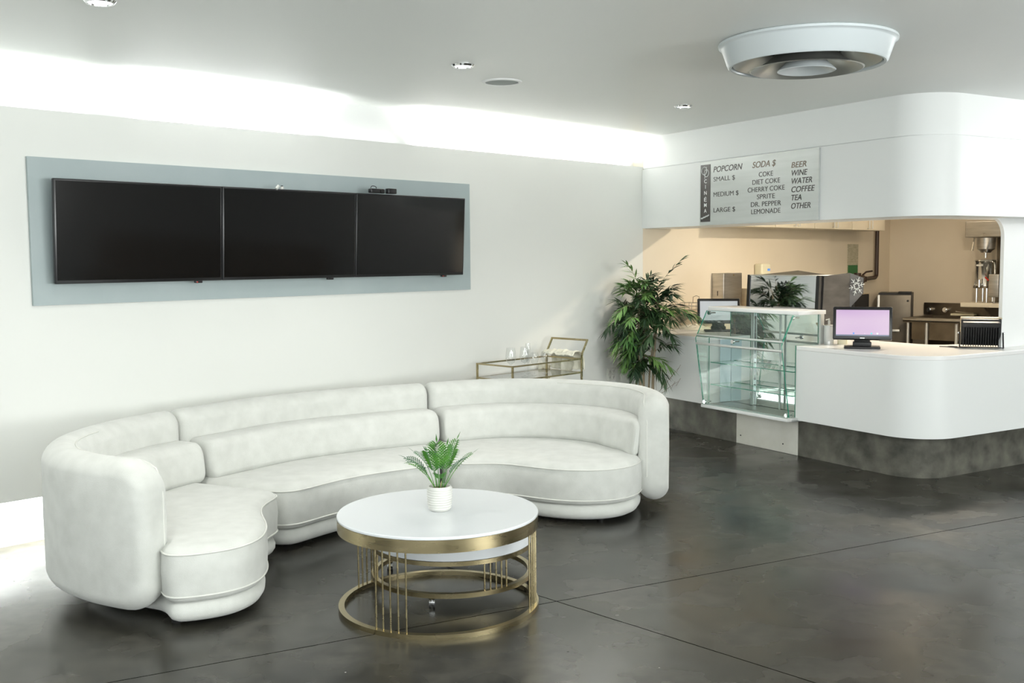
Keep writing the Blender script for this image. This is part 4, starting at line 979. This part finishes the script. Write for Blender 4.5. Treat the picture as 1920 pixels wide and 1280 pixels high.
bt.part('box', MB().box(9.77, 9.90, 5.93, 6.04, 1.1125, 1.30), 'wood', smooth=False); bt.part('flap', MB().box(9.765, 9.905, 5.925, 6.045, 1.30, 1.306), 'wood', smooth=False)
# upper cabinets, each its own unit
us = [9.20, 10.08, 10.96, 11.89, 12.80]
names = ['cream upper cabinet nearest the left end of the row under the ceiling', 'second cream upper cabinet from the left over the espresso machine', 'third cream upper cabinet from the left, next to the one with the bar handles', 'rightmost cream upper cabinet, above the wall pipe']
for k in range(4):
    cb = Thing('upper_cabinet', names[k], 'cabinet', 'A', (us[k]+.45, 5.95, 1.965), 'upper cabinets in the kitchen')
    cb.part('body', MB().box(us[k]+.003, us[k+1]-.003, 5.80, 6.124, 1.965, 2.74), 'cabinet', smooth=False)
    for (a, b2, hx) in ((us[k]+.006, (us[k]+us[k+1])/2-.003, -1), ((us[k]+us[k+1])/2+.003, us[k+1]-.006, 1)):
        dr = cb.part('door', MB().rbox(a, b2, 5.778, 5.799, 1.965, 2.735, .003), 'cabinet')
        hu = b2-.04 if hx < 0 else a+.04
        cb.part('handle', MB().tube([(hu, 5.778, 1.985), (hu, 5.75, 1.985), (hu, 5.75, 2.10), (hu, 5.778, 2.10)], .005, 8), 'alu', dr)
# notice, pipe
nt2 = Thing('wall_notice', 'faded printed notice with a green lower block beside the kitchen pipe', 'poster', 'A', (12.4, 6.17, 1.50))
nt2.part('sheet', MB().box(12.58, 12.88, 6.170, 6.1745, 1.395, 1.80), 'poster', smooth=False)
nt2.part('green_block', MB().box(12.595, 12.865, 6.1685, 6.170, 1.415, 1.53), 'green_print', smooth=False)
hp = Thing('wall_pipe', 'dark painted pipe with a valve on the kitchen wall', 'pipe', 'A', (13.3, 6.1, 1.3))
hp.part('pipe', MB().tube([(13.30, 6.11, 2.74), (13.30, 6.11, 1.42), (13.295, 6.11, 1.385), (13.26, 6.11, 1.36), (12.90, 6.09, 1.345), (12.72, 6.05, 1.345)], .026, 14), 'pipe')
hv = hp.part('valve', MB().rbox(12.58, 12.75, 6.0, 6.10, 1.30, 1.40, .02).cyl((12.62, 6.05, 1.26), (12.62, 6.05, 1.43), .045, 16).cyl((12.88, 6.09, 1.31), (12.88, 6.09, 1.38), .04, 16), 'pipe')
hp.part('lever', MB().tube([(12.74, 6.04, 1.40), (12.80, 6.02, 1.44), (12.93, 6.0, 1.45)], .012, 8), 'pipe', hv)
# bar fridge and the black cabinet beside it
fg = Thing('bar_fridge', 'under-counter fridge with a stainless steel door behind the pink screen', 'refrigerator', 'A', (13.46, 5.90, 0))
fg.o.rotation_euler[2] += R(20)
fg.part('body', MB().box(13.17, 13.62, 5.695, 6.105, .04, 1.16), 'black_matt', smooth=False)
fd = fg.part('door', MB().rbox(13.135, 13.165, 5.70, 6.10, .42, 1.135, .006), 'fridge_door', label='stainless steel door')
fg.part('hinge_cover', MB().rbox(13.13, 13.30, 5.70, 5.86, 1.16, 1.178, .004), 'black_matt')
fg.part('door_edge', MB().rbox(13.125, 13.16, 6.085, 6.115, .42, 1.135, .004), 'alu', fd)
fg.part('handle', MB().rbox(13.10, 13.14, 5.83, 5.95, .655, .685, .004), 'alu', fd)
fg.part('lock', MB().cyl((13.136, 5.74, 1.06), (13.128, 5.74, 1.06), .014, 12), 'foot', fd)
for d in (5.75, 6.05):
    for u in (13.25, 13.55): fg.part('foot', MB().lathe([(.02, 0), (.02, .04)], u, d, 12), 'foot')
fg.part('drawer_front', MB().rbox(13.14, 13.165, 5.70, 6.10, .06, .40, .006), 'black_matt')
kc = Thing('black_cooler', 'black bottle cooler against the kitchen wall left of the stainless fridge door', 'refrigerator', 'A', (13.2, 6.1, 0))
kc.part('body', MB().rbox(12.55, 12.98, 6.055, 6.168, .05, 1.15, .01), 'black_matt')
kc.part('top_trim', MB().rbox(12.54, 12.985, 6.05, 6.168, 1.15, 1.162, .003), 'wood')
kc.part('plinth', MB().box(12.57, 12.96, 6.07, 6.16, 0, .05), 'foot', smooth=False)
# sink bench
sk = Thing('sink_bench', 'stainless steel sink bench with a splashback along the end kitchen wall', 'sink', 'A', (13.4, 5.2, 0))
sk.part('splashback', MB().box(13.78, 13.838, 3.6, 5.66, .86, 1.018), 'steel_dark', smooth=False)
tpk = MB().box(12.95, 13.78, 4.88, 4.93, .80, .86).box(12.95, 13.02, 4.93, 5.58, .80, .86).box(13.02, 13.78, 5.50, 5.58, .80, .86).box(13.66, 13.78, 4.93, 5.50, .80, .86)
sk.part('bench_top', tpk, 'steel_dark', smooth=False)
sk.part('front_roll', MB().cyl((12.95, 4.86, .835), (12.95, 5.58, .835), .026, 16).cyl((12.95, 4.87, .835), (13.78, 4.87, .835), .026, 16), 'steel')
sk.part('basin', MB().box(13.02, 13.66, 4.93, 5.50, .58, .60).box(13.02, 13.04, 4.93, 5.50, .60, .86).box(13.64, 13.66, 4.93, 5.50, .60, .86).box(13.04, 13.64, 4.93, 4.95, .60, .86).box(13.04, 13.64, 5.48, 5.50, .60, .86), 'steel_dark', smooth=False)
for u in (13.0, 13.74):
    for d in (4.93, 5.30, 5.54): sk.part('leg', MB().cyl((u, d, 0), (u, d, .80), .02, 14), 'alu')
sk.part('back_apron', MB().box(13.70, 13.72, 4.9, 5.56, .1, .80), 'pipe', smooth=False)
for d in (5.57, 5.36):
    sk.part('tap_knob', MB().cyl((13.78, d, .93), (13.72, d, .93), .032, 18).cyl((13.72, d, .93), (13.70, d, .93), .022, 14), 'chrome')
tr = Thing('drying_tray', 'cream tray of small utensils resting on the sink bench', 'tray', 'A', (13.3, 5.0, .861))
tr.part('tray', MB().rbox(13.66, 13.77, 4.96, 5.26, .861, .888, .004), 'cream')
for k in range(3): tr.part('utensil', MB().cyl((13.70+.02*k, 4.98+.05*k, .895), (13.73, 5.12+.05*k, .900+.006*k), .008, 8), 'steel')
# urn shelf and coffee brewer
us_ = Thing('urn_shelf', 'pale thick wall shelf carrying the coffee brewer at the right of the hatch', 'shelf', 'A', (13.5, 4.4, 1.0))
us_.part('board', MB().rbox(13.2, 13.838, 3.8, 4.965, 1.0, 1.055, .004), 'cabinet')
for d in (4.7, 4.1): us_.part('bracket', MB().prism_y([(13.838, .72), (13.838, 1.0), (13.3, 1.0), (13.32, .98), (13.81, .72)], d-.012, d+.012), 'steel_dark', smooth=False)
cb = Thing('coffee_brewer', 'tall stainless twin coffee urn brewer on the shelf at the hatch edge', 'coffee brewer', 'A', (13.45, 4.55, 1.056))
cb.part('head', MB().rbox(13.22, 13.78, 3.95, 4.935, 1.865, 2.065, .008), 'steel', label='boxy steel brewing head')
cb.part('back_column', MB().box(13.66, 13.79, 3.98, 4.70, 1.056, 1.87), 'steel_dark', smooth=False)
for d in (4.745, 4.28):
    fnn = cb.part('brew_funnel', MB().lathe([(.055, 1.675), (.075, 1.70), (.105, 1.72), (.115, 1.86)], 13.40, d, 36), 'steel')
    cb.part('funnel_handle', MB().bar((13.32, d+.11, 1.86), (13.27, d+.12, 1.70), .014).bar((13.32, d-.08, 1.84), (13.28, d-.05, 1.69), .014), 'chrome', fnn, smooth=False)
    cb.part('spout', MB().cyl((13.40, d, 1.61), (13.40, d, 1.68), .014, 12), 'chrome', fnn)
    cb.part('urn', MB().lathe([(.02, 1.60), (.13, 1.585), (.135, 1.57), (.125, 1.555), (.125, 1.25), (.10, 1.235)], 13.40, d, 48), 'chrome')
    cb.part('urn_handle', MB().tube(catmull([(13.32, d-.10, 1.56), (13.28, d-.15, 1.54), (13.28, d-.155, 1.36), (13.30, d-.13, 1.30)], 6), .011, 8).bar((13.27, d+.06, 1.52), (13.27, d-.02, 1.52), .02), 'chrome')
    for a in (30, 150, 210, 330): cb.part('stand_leg', MB().cyl((13.40+.12*math.cos(R(a)), d+.12*math.sin(R(a)), 1.056), (13.40+.12*math.cos(R(a)), d+.12*math.sin(R(a)), 1.25), .012, 10), 'chrome')
    cb.part('collar', MB().ring(13.40, d, .10, .135, 1.235, 1.262, 36), 'steel_dark')
    cb.part('tap', MB().cyl((13.28, d, 1.28), (13.20, d, 1.28), .012, 10).cyl((13.21, d, 1.25), (13.21, d, 1.34), .014, 10).tube([(13.22+.03*math.cos(k*PI/6), d+.05, 1.28+.03*math.sin(k*PI/6)) for k in range(12)], .005, 6, True), 'chrome')
cb.part('control_box', MB().rbox(13.16, 13.24, 4.50, 4.62, 1.13, 1.41, .005).cyl((13.2, 4.56, 1.056), (13.2, 4.56, 1.135), .014, 12), 'steel')
cb.part('tap_lever', MB().bar((13.17, 4.66, 1.375), (13.15, 4.615, 1.335), .014), 'red', label='red tap lever', smooth=False)
# tan banquette across the room (seen only as a reflection in the black screens)
bn = Thing('banquette', 'long tan upholstered banquette against the grey side wall, seen reflected in the screens', 'banquette', 'W', (7.5, 4.2, 0))
bn.part('base', MB().rbox(7.15, 7.98, 2.4, 6.0, .0, .26, .01), 'foot')
for k in range(4):
    y = 2.4+.9*k
    bn.part('seat_cushion', MB().rbox(7.08, 7.78, y+.004, y+.896, .26, .45, .04), 'tan', angle=60)
    bn.part('back_cushion', MB().rbox(7.74, 7.97, y+.004, y+.896, .42, 1.0, .05), 'tan', angle=60)
